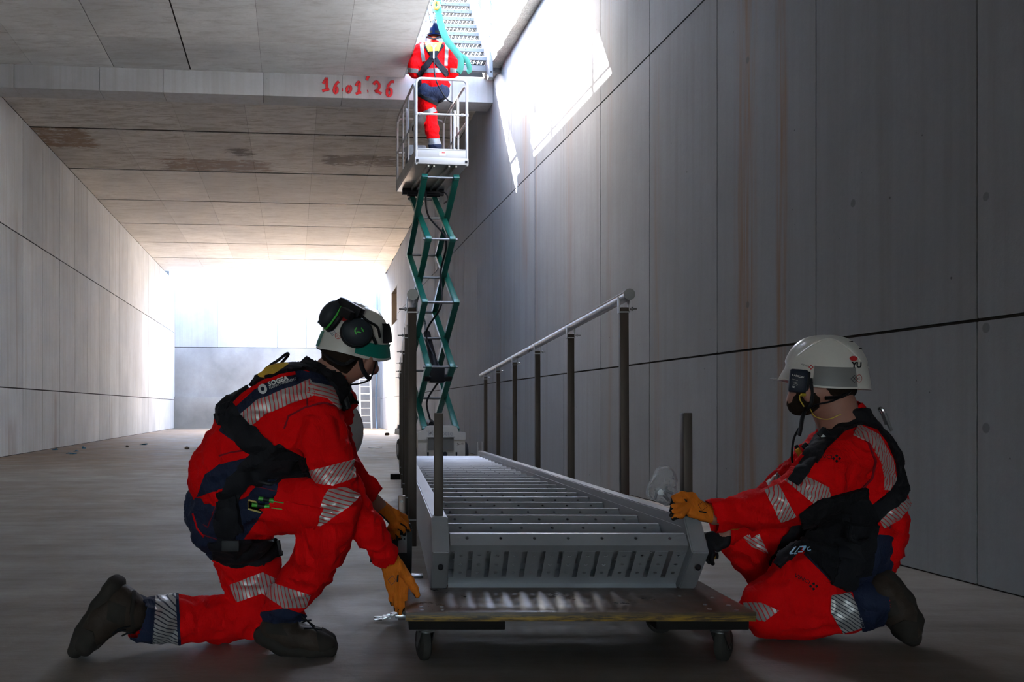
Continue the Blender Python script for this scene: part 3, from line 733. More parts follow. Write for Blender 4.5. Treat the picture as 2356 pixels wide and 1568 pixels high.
rtube('mid_bar', [(-.365, 0, ZP + .70), (.365, 0, ZP + .70)], .015, par=fg); rtube('upright', [(.18, 0, ZP + .2), (.18, 0, ZP + .70)], .015, par=fg)
for x in (-.30, .30): rtube('collar', [(x - .02, 0, ZP + .70), (x + .02, 0, ZP + .70)], .024, m_whiteg, fg)
for x in (-.365, .365): rtube('collar', [(x, 0, ZP + .68), (x, 0, ZP + .72)], .026, m_whiteg, fg)
for sx in (-1, 1):
    x = sx * .375
    pts = [(x, .06, ZP), (x, .06, ZT - .12), (x, .12, ZT - .05), (x, .22, ZT - .03), (x, PL - .15, ZT - .03), (x, PL - .03, ZT - .08), (x, PL, ZT - .2), (x, PL, ZP)]
    sg_ = rtube('side_guard', pts, .018, m_whiteg)
    rtube('mid_bar', [(x, .06, ZP + .62), (x, PL, ZP + .62)], .016, m_whiteg, sg_)
    for y in (.65, 1.2): rtube('upright', [(x, y, ZP + .05), (x, y, ZT - .03)], .016, m_whiteg, sg_)
    for z0 in (.1, .68):
        rtube('grab_hoop', [(x + .03, 1.0, ZP + z0), (x + .03, 1.0, ZP + z0 + .33), (x + .03, 1.04, ZP + z0 + .40), (x + .03, 1.12, ZP + z0 + .42), (x + .03, 1.3, ZP + z0 + .42)], .016, m_white, sg_)
rg = rtube('rear_guard', rr(-.375, ZP, .375, ZT - .03, PL, .08), .018, m_whiteg)
rtube('mid_bar', [(-.375, PL, ZP + .62), (.375, PL, ZP + .62)], .016, m_whiteg, rg)

# toolbox and bag standing on the platform
LM = Matrix.Translation(lf.location) @ Matrix.Rotation(LYAW, 4, 'Z')
tbx = thing('toolbox', 'dark grey toolbox standing on the lift platform beside the blue helmeted worker', 'toolbox', LM @ Vector((-.22, .80, ZP + .05)), LYAW)
bm = nb(); box2(bm, (-.16, -.12, 0), (.13, .14, .24), bevel=.015); tb2 = obj('case', bm, plain('dark_grey_plastic', (.035, .04, .05), .5), tbx, local=True)
bm = nb(); box2(bm, (-.10, -.123, .12), (.08, -.118, .15)); box2(bm, (-.10, -.123, .07), (.08, -.118, .09)); obj('ridge', bm, plain('grey_plastic', (.10, .11, .13), .5), tb2, local=True)
bm = nb(); box2(bm, (-.17, -.12, .242), (.12, .13, .40), bevel=.02); ob = obj('storage_box', bm, plain('pale_translucent_box', (.22, .24, .27), .4, var=.4, nscale=14)); ob.matrix_world = Matrix.Translation(tbx.location) @ Matrix.Rotation(LYAW, 4, 'Z')
tag(ob, 'pale storage box of fittings stacked on the dark toolbox on the lift', 'box')
# ---------------------------------------------------------------- smooth bodies: distance fields turned into one continuous skin
def _lattice_noise(P, seed=0):
    rs = np.random.RandomState(seed); tab = rs.rand(4096).astype(np.float32)
    i = np.floor(P).astype(np.int64); f = P - i; f = f * f * (3 - 2 * f)
    def h(a, b, c): return tab[(a * 73 + b * 157 + c * 311 + a * b * 7 + seed * 17) & 4095]
    out = 0
    for dx in (0, 1):
        for dy in (0, 1):
            for dz in (0, 1):
                w = (f[:, 0] if dx else 1 - f[:, 0]) * (f[:, 1] if dy else 1 - f[:, 1]) * (f[:, 2] if dz else 1 - f[:, 2])
                out = out + w * h(i[:, 0] + dx, i[:, 1] + dy, i[:, 2] + dz)
    return out
def vnoise(P, sc, seed=0, octs=2):
    v = 0; a = 1
    for o in range(octs):
        v = v + a * (_lattice_noise(P * sc, seed + o) - .5); sc = sc * 2.03; a *= .5
    return v

def surface_nets(V, org, h):
    S = V < 0; c = [S[x:S.shape[0] - 1 + x, y:S.shape[1] - 1 + y, z:S.shape[2] - 1 + z] for x in (0, 1) for y in (0, 1) for z in (0, 1)]
    tot = sum(a.astype(np.int8) for a in c); act = (tot > 0) & (tot < 8)
    idx = np.argwhere(act); n = len(idx)
    vals = np.stack([V[idx[:, 0] + x, idx[:, 1] + y, idx[:, 2] + z] for x in (0, 1) for y in (0, 1) for z in (0, 1)], 1)
    cor = np.array([(x, y, z) for x in (0, 1) for y in (0, 1) for z in (0, 1)], float)
    acc = np.zeros((n, 3)); cnt = np.zeros(n)
    for i in range(8):
        for j in range(i + 1, 8):
            if np.abs(cor[i] - cor[j]).sum() != 1: continue
            a, b = vals[:, i], vals[:, j]; m = (a < 0) != (b < 0); t = np.where(m, a / np.where(m, a - b, 1), 0)
            acc += m[:, None] * (cor[i] + t[:, None] * (cor[j] - cor[i])); cnt += m
    verts = (idx + acc / cnt[:, None]) * h + org
    im = -np.ones(act.shape, np.int64); im[act] = np.arange(n)
    quads = []
    for ax in range(3):
        sl = [slice(None)] * 3; sl2 = [slice(None)] * 3; sl[ax] = slice(0, -1); sl2[ax] = slice(1, None)
        A, B = S[tuple(sl)], S[tuple(sl2)]; e = np.argwhere(A != B)
        b, c_ = (ax + 1) % 3, (ax + 2) % 3
        ok = (e[:, b] > 0) & (e[:, c_] > 0) & (e[:, b] < S.shape[b] - 1) & (e[:, c_] < S.shape[c_] - 1); e = e[ok]
        if not len(e): continue
        def g(db, dc):
            k = e.copy(); k[:, b] -= db; k[:, c_] -= dc; return im[k[:, 0], k[:, 1], k[:, 2]]
        q = np.stack([g(1, 1), g(0, 1), g(0, 0), g(1, 0)], 1)
        flip = ~A[e[:, 0], e[:, 1], e[:, 2]]; q[flip] = q[flip][:, ::-1]; quads.append(q)
    return verts, np.concatenate(quads)

class Sdf:
    """capsules (round cones), ellipsoids and boxes blended together; cuts carve half spaces away"""
    def __init__(s, res=.008, k=.02): s.res = res; s.k = k; s.p = []; s.cuts = []
    def cap(s, a, b, ra, rb=None, k=None, sq=None):
        s.p.append(('c', np.array(a, float), np.array(b, float), ra, ra if rb is None else rb, s.k if k is None else k, sq)); return s
    def chain(s, pts, k=None, sq=None):                  # pts: (vector, radius)
        for (a, ra), (b, rb) in zip(pts[:-1], pts[1:]): s.cap(a, b, ra, rb, k, sq)
        return s
    def ell(s, c, r, rot=None, k=None):
        s.p.append(('e', np.array(c, float), np.array(r, float), np.array(rot if rot is not None else Matrix.Identity(3)), 0, s.k if k is None else k, None)); return s
    def cut(s, p, n, k=0): s.cuts.append((np.array(p, float), np.array(n, float) / np.linalg.norm(n), k)); return s   # removes the side n points to
    def bounds(s):
        lo = np.full(3, 1e9); hi = -lo
        for q in s.p:
            if q[0] == 'c':
                r = max(q[3], q[4]); lo = np.minimum(lo, np.minimum(q[1], q[2]) - r); hi = np.maximum(hi, np.maximum(q[1], q[2]) + r)
            else: r = max(q[2]); lo = np.minimum(lo, q[1] - r); hi = np.maximum(hi, q[1] + r)
        return lo - .03, hi + .03
    def mesh(s, wr=0.0, wsc=(14, 14, 14), seed=0, ridge=False):
        h = s.res; lo, hi = s.bounds(); n = np.ceil((hi - lo) / h).astype(int) + 1
        ax = [lo[i] + h * np.arange(n[i]) for i in range(3)]
        V = np.full(tuple(n), .5, np.float32)
        for q in s.p:
            if q[0] == 'c': r = max(q[3], q[4]); a = np.minimum(q[1], q[2]) - r; b = np.maximum(q[1], q[2]) + r
            else: r = max(q[2]); a = q[1] - r; b = q[1] + r
            m = .05; i0 = np.maximum(0, ((a - m - lo) / h).astype(int)); i1 = np.minimum(n, ((b + m - lo) / h).astype(int) + 2)
            X, Y, Z = np.meshgrid(*[ax[i][i0[i]:i1[i]].astype(np.float32) for i in range(3)], indexing='ij')
            if q[0] == 'c':
                d = q[2] - q[1]; L2 = float(d @ d) + 1e-12
                x, y, z = X - q[1][0], Y - q[1][1], Z - q[1][2]
                t = np.clip((x * d[0] + y * d[1] + z * d[2]) / L2, 0, 1)
                x, y, z = x - t * d[0], y - t * d[1], z - t * d[2]
                if q[6] is not None:                       # squash along a direction
                    sd, sf = np.array(q[6][0], float), q[6][1]; sd = sd / np.linalg.norm(sd); w = (x * sd[0] + y * sd[1] + z * sd[2]) * (sf - 1)
                    x, y, z = x + w * sd[0], y + w * sd[1], z + w * sd[2]
                D = np.sqrt(x * x + y * y + z * z) - (q[3] + (q[4] - q[3]) * t)
            else:
                Rm = q[3]; x, y, z = X - q[1][0], Y - q[1][1], Z - q[1][2]
                l = [(x * Rm[0][i] + y * Rm[1][i] + z * Rm[2][i]) / q[2][i] for i in range(3)]
                k0 = np.sqrt(l[0] ** 2 + l[1] ** 2 + l[2] ** 2); k1 = np.sqrt(sum((l[i] / q[2][i]) ** 2 for i in range(3))) + 1e-9
                D = k0 * (k0 - 1) / k1
            O = V[i0[0]:i1[0], i0[1]:i1[1], i0[2]:i1[2]]; k = q[5]
            if k > 0: hh = np.maximum(k - np.abs(O - D), 0) / k; N = np.minimum(O, D) - hh * hh * k * .25
            else: N = np.minimum(O, D)
            V[i0[0]:i1[0], i0[1]:i1[1], i0[2]:i1[2]] = N
        if s.cuts:
            X, Y, Z = np.meshgrid(*[a.astype(np.float32) for a in ax], indexing='ij')
            for p, nn, k in s.cuts:
                D = (X - p[0]) * nn[0] + (Y - p[1]) * nn[1] + (Z - p[2]) * nn[2]; V = np.maximum(V, D)
        v, q = surface_nets(V, lo, h)
        if wr:
            me = mesh_from(v, q, 'tmp'); nn = np.empty(len(v) * 3, np.float32); me.vertices.foreach_get('normal', nn); nn = nn.reshape(-1, 3); bpy.data.meshes.remove(me)
            w = vnoise(v * np.array(wsc), 1.0, seed, 2)
            if ridge: w = .35 - np.abs(w) * 2.2
            v = v + nn * (w * wr)[:, None]
        return v, q
def mesh_from(v, q, name, smooth=True):
    me = bpy.data.meshes.new(name); me.from_pydata([tuple(x) for x in v], [], [tuple(int(i) for i in f) for f in q]); return fin(me, smooth)

def ray(px, py): return Vector(((px - PX) / F, 1.0, -(py - PY) / F))
EYE = Vector((0, 0, H))
def piece(v, q, poly=None, planes=(), yr=None, side=None, off=.003, thick=None, nmin=.0, single=True):
    """a piece of cloth lying on a skin (v, q): the part of the surface inside convex outlines, lifted by off and given an edge"""
    v = np.asarray(v); ctr = v[q].mean(1)
    m = np.ones(len(q), bool)
    pl = list(planes)
    if poly is not None:
        C = sum((Vector((a, b)) for a, b in poly), Vector((0, 0))) / len(poly); rc = ray(C.x, C.y)
        for i in range(len(poly)):
            a, b = poly[i], poly[(i + 1) % len(poly)]; n = ray(*a).cross(ray(*b)).normalized()
            if n.dot(rc) > 0: n = -n
            pl.append((EYE, n))                            # keeps the side with n.(x-p) < 0
    for p, n in pl:
        m &= ((ctr - np.array(p)) @ np.array(n)) < .02
    if yr is not None: m &= (ctr[:, 1] > yr[0]) & (ctr[:, 1] < yr[1])
    if not m.any(): return None
    fq = q[m]; used = np.unique(fq); mp = {int(a): i for i, a in enumerate(used)}
    bm = nb(); vs = [bm.verts.new(v[a]) for a in used]
    for f in fq:
        try: bm.faces.new([vs[mp[int(i)]] for i in f])
        except ValueError: pass
    bm.normal_update()
    if side:                                               # only the faces turned to (or from) the given direction
        sd = Vector(side); bmesh.ops.delete(bm, geom=[f for f in bm.faces if f.normal.dot(sd) < nmin], context='FACES')
    for p, n in pl:
        bmesh.ops.bisect_plane(bm, geom=bm.verts[:] + bm.edges[:] + bm.faces[:], plane_co=p, plane_no=n, clear_outer=True)
    if not bm.faces: bm.free(); return None
    if single:
        seen = set(); isls = []
        for f0 in bm.faces:
            if f0 in seen: continue
            st_, isl = [f0], []; seen.add(f0)
            while st_:
                f = st_.pop(); isl.append(f)
                for e in f.edges:
                    for g in e.link_faces:
                        if g not in seen: seen.add(g); st_.append(g)
            ar = sum(f.calc_area() for f in isl)
            isls.append((ar, isl))
        top_ = max(i[0] for i in isls) * (.999 if single == 'one' else .25); keepf = {f for a_, i_ in isls if a_ >= top_ for f in i_}; bmesh.ops.delete(bm, geom=[f for f in bm.faces if f not in keepf], context='FACES')
    bm.normal_update()
    nn = {x: x.normal.copy() for x in bm.verts}
    for x in bm.verts: x.co += nn[x] * off
    be = [e for e in bm.edges if e.is_boundary]
    r = bmesh.ops.extrude_edge_only(bm, edges=be)
    nv = [x for x in r['geom'] if isinstance(x, bmesh.types.BMVert)]
    # the new rim goes back down onto the skin
    kd = {}
    for x in nv:
        for e in x.link_edges:
            o = e.other_vert(x)
            if o in nn and (o.co - x.co).length < 1e-7: kd[x] = nn[o]; break
    for x in nv:
        if x in kd: x.co -= kd[x] * (off * 1.6)
    return bm
def P3(a): return [(W(x, y, d), r / F * d) for (x, y, d, r) in a]
def cloth(name, c, rough=.75, var=.14, sheen=0.0, bump=.25, spec=.25):
    q = NT(name); p = q.pos()
    n = q.noise(p, 9, 5, .6); f = q.noise(p, 420, 2, .5); d = q.noise(p, 22, 7, .75)
    cc = q.mix(n, tuple(x * (1 - var) for x in c), tuple(min(1, x * (1 + var)) for x in c))
    cc = q.mix(q.rng(d, .58, .78, 0, .35), cc, tuple(x * .55 + .002 for x in c))
    q.set(Base_Color=cc, Roughness=rough); q.b.inputs['Specular IOR Level'].default_value = spec
    fold = q.noise(q.mapping(p, (1.6, 1, .7), (.5, .9, .8)), 9, 4, .55, 2.2)
    q.bump(q.math('ADD', q.math('MULTIPLY', fold, 1.0), q.math('MULTIPLY', f, .06)), bump * 2.2, .03)
    return q.m
def striped(name, ang, grey=(.42, .40, .385), red=(.60, .015, .02), per=.0125, fill=.80, thin=None):
    """silver reflective tape broken by thin slanting lines"""
    q = NT(name); p = q.pos(); d = (math.cos(ang), 0.0, math.sin(ang))
    w = q.math('MULTIPLY_ADD', q.noise(p, 12, 2), .012, q.dot(p, d))
    fr = q.math('FRACT', q.math('DIVIDE', w, per))
    k = q.math('MULTIPLY', q.rng(fr, 0, .08), q.rng(fr, fill - .08, fill, 1, 0))
    q.set(Base_Color=q.mix(k, red, grey), Roughness=.38, Metallic=q.math('MULTIPLY', k, .25)); return q.m
m_red = cloth('fluorescent_red_cloth', (.78, .004, .006), spec=.06)
m_navy = cloth('navy_cloth', (.012, .018, .045))
m_strap = cloth('black_webbing', (.009, .009, .012), .8, bump=.1)
m_blackcloth = cloth('black_knit', (.008, .008, .010), .9)
m_seam = cloth('dark_seam', (.22, .006, .016), .8, bump=.1)
m_skin = plain('skin', (.36, .17, .125), .5, 0, .12, 14, .1)
m_hair = plain('short_dark_hair', (.022, .014, .010), .8, 0, .5, 220, .6)
m_glove = cloth('orange_knit_glove', (.68, .17, .012), .8)
m_grip = plain('black_nitrile_coating', (.014, .014, .016), .6, 0, .4, 50, .3)
m_leather = plain('muddy_boot_leather', (.040, .028, .021), .6, 0, .55, 16, .5, .006)
m_sole = plain('boot_sole', (.030, .025, .021), .8, 0, .5, 22)
m_shell = plain('white_helmet_shell', (.60, .58, .55), .3, 0, .05, 6)
m_shell_d = plain('helmet_grey_panel', (.18, .18, .18), .35)
m_gold = cloth('yellow_webbing', (.62, .38, .045), .7, bump=.1)
m_whitep = plain('white_print', (.70, .70, .70), .6)
m_dark = plain('black_print', (.012, .012, .014), .6)
m_redp = plain('red_print', (.45, .01, .012), .6)
m_visor = None
q_ = NT('clear_visor'); q_.set(Base_Color=(.95, .97, 1), Roughness=.08, Alpha=.28); m_visor = q_.m
q_.b.inputs['Specular IOR Level'].default_value = .8

def part_sdf(name, S, m, parent, wr=0, wsc=(14, 14, 14), seed=0, ridge=False):
    v, q = S.mesh(wr, wsc, seed, ridge); return obj(name, mesh_from(v, q, name), m, parent), (v, q)
def add_piece(name, vq, m, parent, **kw):
    bm = piece(vq[0], vq[1], **kw)
    if bm is None: print('EMPTY PIECE', name, kw.get('poly')); return None
    return obj(name, bm_mesh(bm, name, 'auto', recalc=False), m, parent)
def poly_line(pts, w):
    """splits a bent line on the photo into convex quads of width w"""
    out = []
    for (a, b) in zip(pts[:-1], pts[1:]):
        a, b = Vector(a), Vector(b); d = (b - a).normalized(); n = Vector((-d.y, d.x)) * w / 2; e = d * w * .12
        out.append([tuple(a - e + n), tuple(b + e + n), tuple(b + e - n), tuple(a - e - n)])
    return out
def strap(name, vq, pts, w, m, parent, join=True, **kw):
    """a webbing strap following a bent line over a skin"""
    bm = None
    for qd in poly_line(pts, w):
        b = piece(vq[0], vq[1], poly=qd, **kw)
        if b is None: continue
        if bm is None: bm = b
        else:
            me = bpy.data.meshes.new('t'); b.to_mesh(me); b.free(); bm.from_mesh(me); bpy.data.meshes.remove(me)
    if bm is None: print('EMPTY STRAP', name); return None
    return obj(name, bm_mesh(bm, name, 'auto', recalc=False), m, parent)

def decal(name, body, size, m, parent, vq, at, dirpx, yr, off=.004, sx=1.0, text=True, shear=0.0, bold=0.0, toward=None):
    """lettering laid on a skin: at / dirpx are where it sits and the direction it runs in"""
    from mathutils.bvhtree import BVHTree
    if text:
        cu = bpy.data.curves.new(name, 'FONT'); cu.body = body; cu.size = size; cu.align_x = 'LEFT'; cu.align_y = 'CENTER'; cu.shear = shear; cu.offset = bold; cu.resolution_u = 2
        o = bpy.data.objects.new(name, cu); COL.objects.link(o); bpy.context.view_layer.update()
        me = bpy.data.meshes.new_from_object(o); bpy.data.objects.remove(o); bpy.data.curves.remove(cu); me.materials.clear()
        bm = nb(); bm.from_mesh(me); bpy.data.meshes.remove(me)
    else: bm = body
    bmesh.ops.triangulate(bm, faces=bm.faces); bmesh.ops.subdivide_edges(bm, edges=[e for e in bm.edges if e.calc_length() > size * .35], cuts=2); bmesh.ops.triangulate(bm, faces=bm.faces); bmesh.ops.subdivide_edges(bm, edges=[e for e in bm.edges if e.calc_length() > size * .25], cuts=1)
    v, q = vq; ctr = v[q].mean(1); mk = (ctr[:, 1] > yr[0]) & (ctr[:, 1] < yr[1])
    bv = BVHTree.FromPolygons([tuple(x) for x in v], [tuple(int(i) for i in f) for f in q[mk]])
    d = Vector(dirpx).normalized(); up = Vector((d.y, -d.x))           # photo axes, y down
    if up.y > 0: up = -up
    Ym = .5 * (yr[0] + yr[1]); sc = F / Ym
    miss = []
    for x in bm.verts:
        a = at[0] + (d.x * x.co.x * sx + up.x * x.co.y) * sc; b = at[1] + (d.y * x.co.x * sx + up.y * x.co.y) * sc
        r = ray(a, b).normalized(); hit = bv.ray_cast(EYE, r)
        if hit[0] is None: miss.append(x)
        else: x.co = hit[0] - r * off
    bmesh.ops.delete(bm, geom=miss, context='VERTS')
    if not bm.faces: print('DECAL MISSED', name, at); bm.free(); return None
    me = bm_mesh(bm, name)
    return obj(name, me, m, parent)
def disc_bm(rx, ry, n=20, inner=0.0):
    bm = nb(); o = [bm.verts.new((rx * math.cos(2 * PI * k / n), ry * math.sin(2 * PI * k / n), 0)) for k in range(n)]
    if inner:
        i_ = [bm.verts.new((x.co.x * inner, x.co.y * inner, 0)) for x in o]
        for k in range(n): bm.faces.new((o[k], o[(k + 1) % n], i_[(k + 1) % n], i_[k]))
    else: bm.faces.new(o)
    return bm

def flat_bar(bm, a, b, w):
    a, b = Vector((a[0], a[1], 0)), Vector((b[0], b[1], 0)); d = (b - a).normalized(); n = Vector((-d.y, d.x, 0)) * w / 2
    bm.faces.new([bm.verts.new(x) for x in (a - n, b - n, b + n, a + n)]); return bm
# ---------------------------------------------------------------- helmet: shell, ridges, rim
def helmet(parent, C, fwd, up, m, a=.148, b=.118, h=.150, brim=.02, drop_back=.035, drop_side=.02, ridges=True, res=(56, 22)):
    """C: centre of the rim plane; fwd, up: unit directions; returns the shell object and a function mapping local to world"""
    f = Vector(fwd).normalized(); u = Vector(up); u = (u - f * u.dot(f)).normalized(); l = u.cross(f)
    M = Matrix((f, l, u)).transposed().to_4x4(); M.translation = C
    bm = nb(); NA, NV = res; rings = []
    def prof(th, v, grow=0.0):
        ct, s_ = math.cos(th), math.sin(th)
        low = -drop_back * max(0, -ct) ** 1.5 - drop_side * abs(s_) ** 3 - .012
        if v <= 1: ph = v * PI / 2; rr = math.cos(ph) ** .66; z = low * (1 - v) ** 1.2 * 1.0 + h * math.sin(ph) ** .95
        r = 1.0
        x, y = a * ct * rr, b * s_ * rr
        rid = 0
        if ridges:
            rid = .006 * max(0, 1 - abs(y) / .030) ** .5 * (z > .05) + .004 * (math.exp(-((abs(y) - .062) / .012) ** 2)) * (z > .03)
        n = Vector((x / a ** 2, y / b ** 2, max(z, 0) / h ** 2)).normalized()
        bk = .005 * max(0, 1 - v * 5)                        # the rim flares out
        fr = brim * max(0, ct) ** 3 * max(0, 1 - v * 6)
        return Vector((x, y, z)) + n * (rid + grow) + Vector((ct, s_, 0)) * (bk + fr)
    for j in range(NV + 1):
        rings.append([bm.verts.new(M @ prof(2 * PI * i / NA, j / NV * .985)) for i in range(NA)])
    inn = [bm.verts.new(M @ (prof(2 * PI * i / NA, 0) * .93 + Vector((0, 0, .004)))) for i in range(NA)]
    inn2 = [bm.verts.new(M @ (prof(2 * PI * i / NA, .3) * .93)) for i in range(NA)]
    R_ = [inn2, inn] + rings
    for A, B in zip(R_[:-1], R_[1:]):
        for i in range(NA): bm.faces.new((A[i], A[(i + 1) % NA], B[(i + 1) % NA], B[i]))
    bm.faces.new(rings[-1])
    s = obj('helmet', bm, m, parent)
    return s, M, prof
def on_helmet(M, prof, th0, th1, v0, v1, grow=.002, n=14, k=4):
    """a patch following the helmet shell between two bearings and two heights"""
    bm = nb(); g = [[bm.verts.new(M @ prof(th0 + (th1 - th0) * i / n, v0 + (v1 - v0) * j / k, grow)) for i in range(n + 1)] for j in range(k + 1)]
    for j in range(k):
        for i in range(n): bm.faces.new((g[j][i], g[j][i + 1], g[j + 1][i + 1], g[j + 1][i]))
    return bm

# ---------------------------------------------------------------- gloved hand
def hand(name, parent, wrist, palm_end, normal, fingers, thumb, side=1, wr=.031, pw=.042, cuff=.045, res=.0035, rf=.0098):
    """wrist, palm_end: points; normal: out of the back of the hand; fingers: list of 4 lists of joints; thumb: joints"""
    S = Sdf(res, .010); n = Vector(normal).normalized(); ax = (palm_end - wrist).normalized(); w = n.cross(ax).normalized()
    S.cap(wrist - ax * cuff, wrist, wr, wr * .92, sq=(n, 1.25)); 
    for t in (-1, -.33, .33, 1):
        S.cap(wrist + w * t * .016, palm_end + w * t * (pw - .012), .016, .0145, k=.016)
    for i, j in enumerate(fingers):
        base = palm_end + w * (pw - .012) * (1 - i * 2 / 3.0) * side
        pts = [base] + [Vector(x) for x in j]; rr = [rf * 1.15, rf * 1.06, rf, rf * .82]
        S.chain([(p, rr[min(k, 3)]) for k, p in enumerate(pts)], k=.005)
    tb = [wrist + ax * .025 + w * side * (pw - .020)] + [Vector(x) for x in thumb]
    S.chain([(p, r_) for p, r_ in zip(tb, (.018, .0145, .012, .0105))], k=.010)
    v, q = S.mesh(); me = mesh_from(v, q, name)
    me.materials.append(m_glove); me.materials.append(m_grip)
    tips = [Vector(f_[-1]) for f_ in fingers] + [Vector(thumb[-1])]
    for p in me.polygons:
        c = p.center; pl = p.normal.dot(n)
        near_tip = min((c - t).length for t in tips) < .020
        if (pl < -.25 and (c - wrist).dot(ax) > -.005) or (near_tip and pl < .55): p.material_index = 1
    o = obj(name, me, None, parent)
    return o, (v, q)
# ---------------------------------------------------------------- the worker kneeling on the left
def vq_of(me):
    v = np.empty(len(me.vertices) * 3); me.vertices.foreach_get('co', v); v = v.reshape(-1, 3)
    tris = []
    for p in me.polygons:
        vs = list(p.vertices)
        if len(vs) == 4: tris.append(vs)
        elif len(vs) == 3: tris.append(vs + [vs[2]])
        else:
            for k in range(1, len(vs) - 1): tris.append([vs[0], vs[k], vs[k + 1], vs[k + 1]])
    return v, np.array(tris)
def join_vq(*a):
    v = np.concatenate([x[0] for x in a]); o = 0; q = []
    for x in a: q.append(x[1] + o); o += len(x[0])
    return v, np.concatenate(q)
CAM = (0, -1, 0)
def person(label, base): 
    pass
def boot(parent, leather, sole, width=.030, wdir=(0, 1, 0), floor_cut=True, lace=None, up_cut=None):
    w = Vector(wdir); S = Sdf(.006, .022); shaft, foot = leather
    S.chain(P3(shaft)); Pf = P3(foot)
    for s in (-1, 1): S.chain([(p + w * s * (width - .004) * (.9 if i else .6), r) for i, (p, r) in enumerate(Pf)])
    v, q = S.mesh(.006, (28, 28, 28), 5); b = obj('boot', mesh_from(v, q, 'boot'), m_leather, parent)
    S2 = Sdf(.006, .012)
    for s in (-1, 0, 1): S2.chain([(p + w * s * width * (1 if 0 < i else .6), r) for i, (p, r) in enumerate(P3(sole))])
    if floor_cut: S2.cut((0, 0, .001), (0, 0, -1))
    v2, q2 = S2.mesh(.004, (60, 60, 60), 8); obj('sole', mesh_from(v2, q2, 'sole'), m_sole, b)
    if lace:
        bm = nb()
        for i, (a, c) in enumerate(lace): tube(bm, [W(*a), (W(*a) + W(*c)) / 2 + Vector((0, -.004, .004)), W(*c)], .0028, 6)
        obj('laces', bm, m_blackcloth, b)
    return b, (v, q)

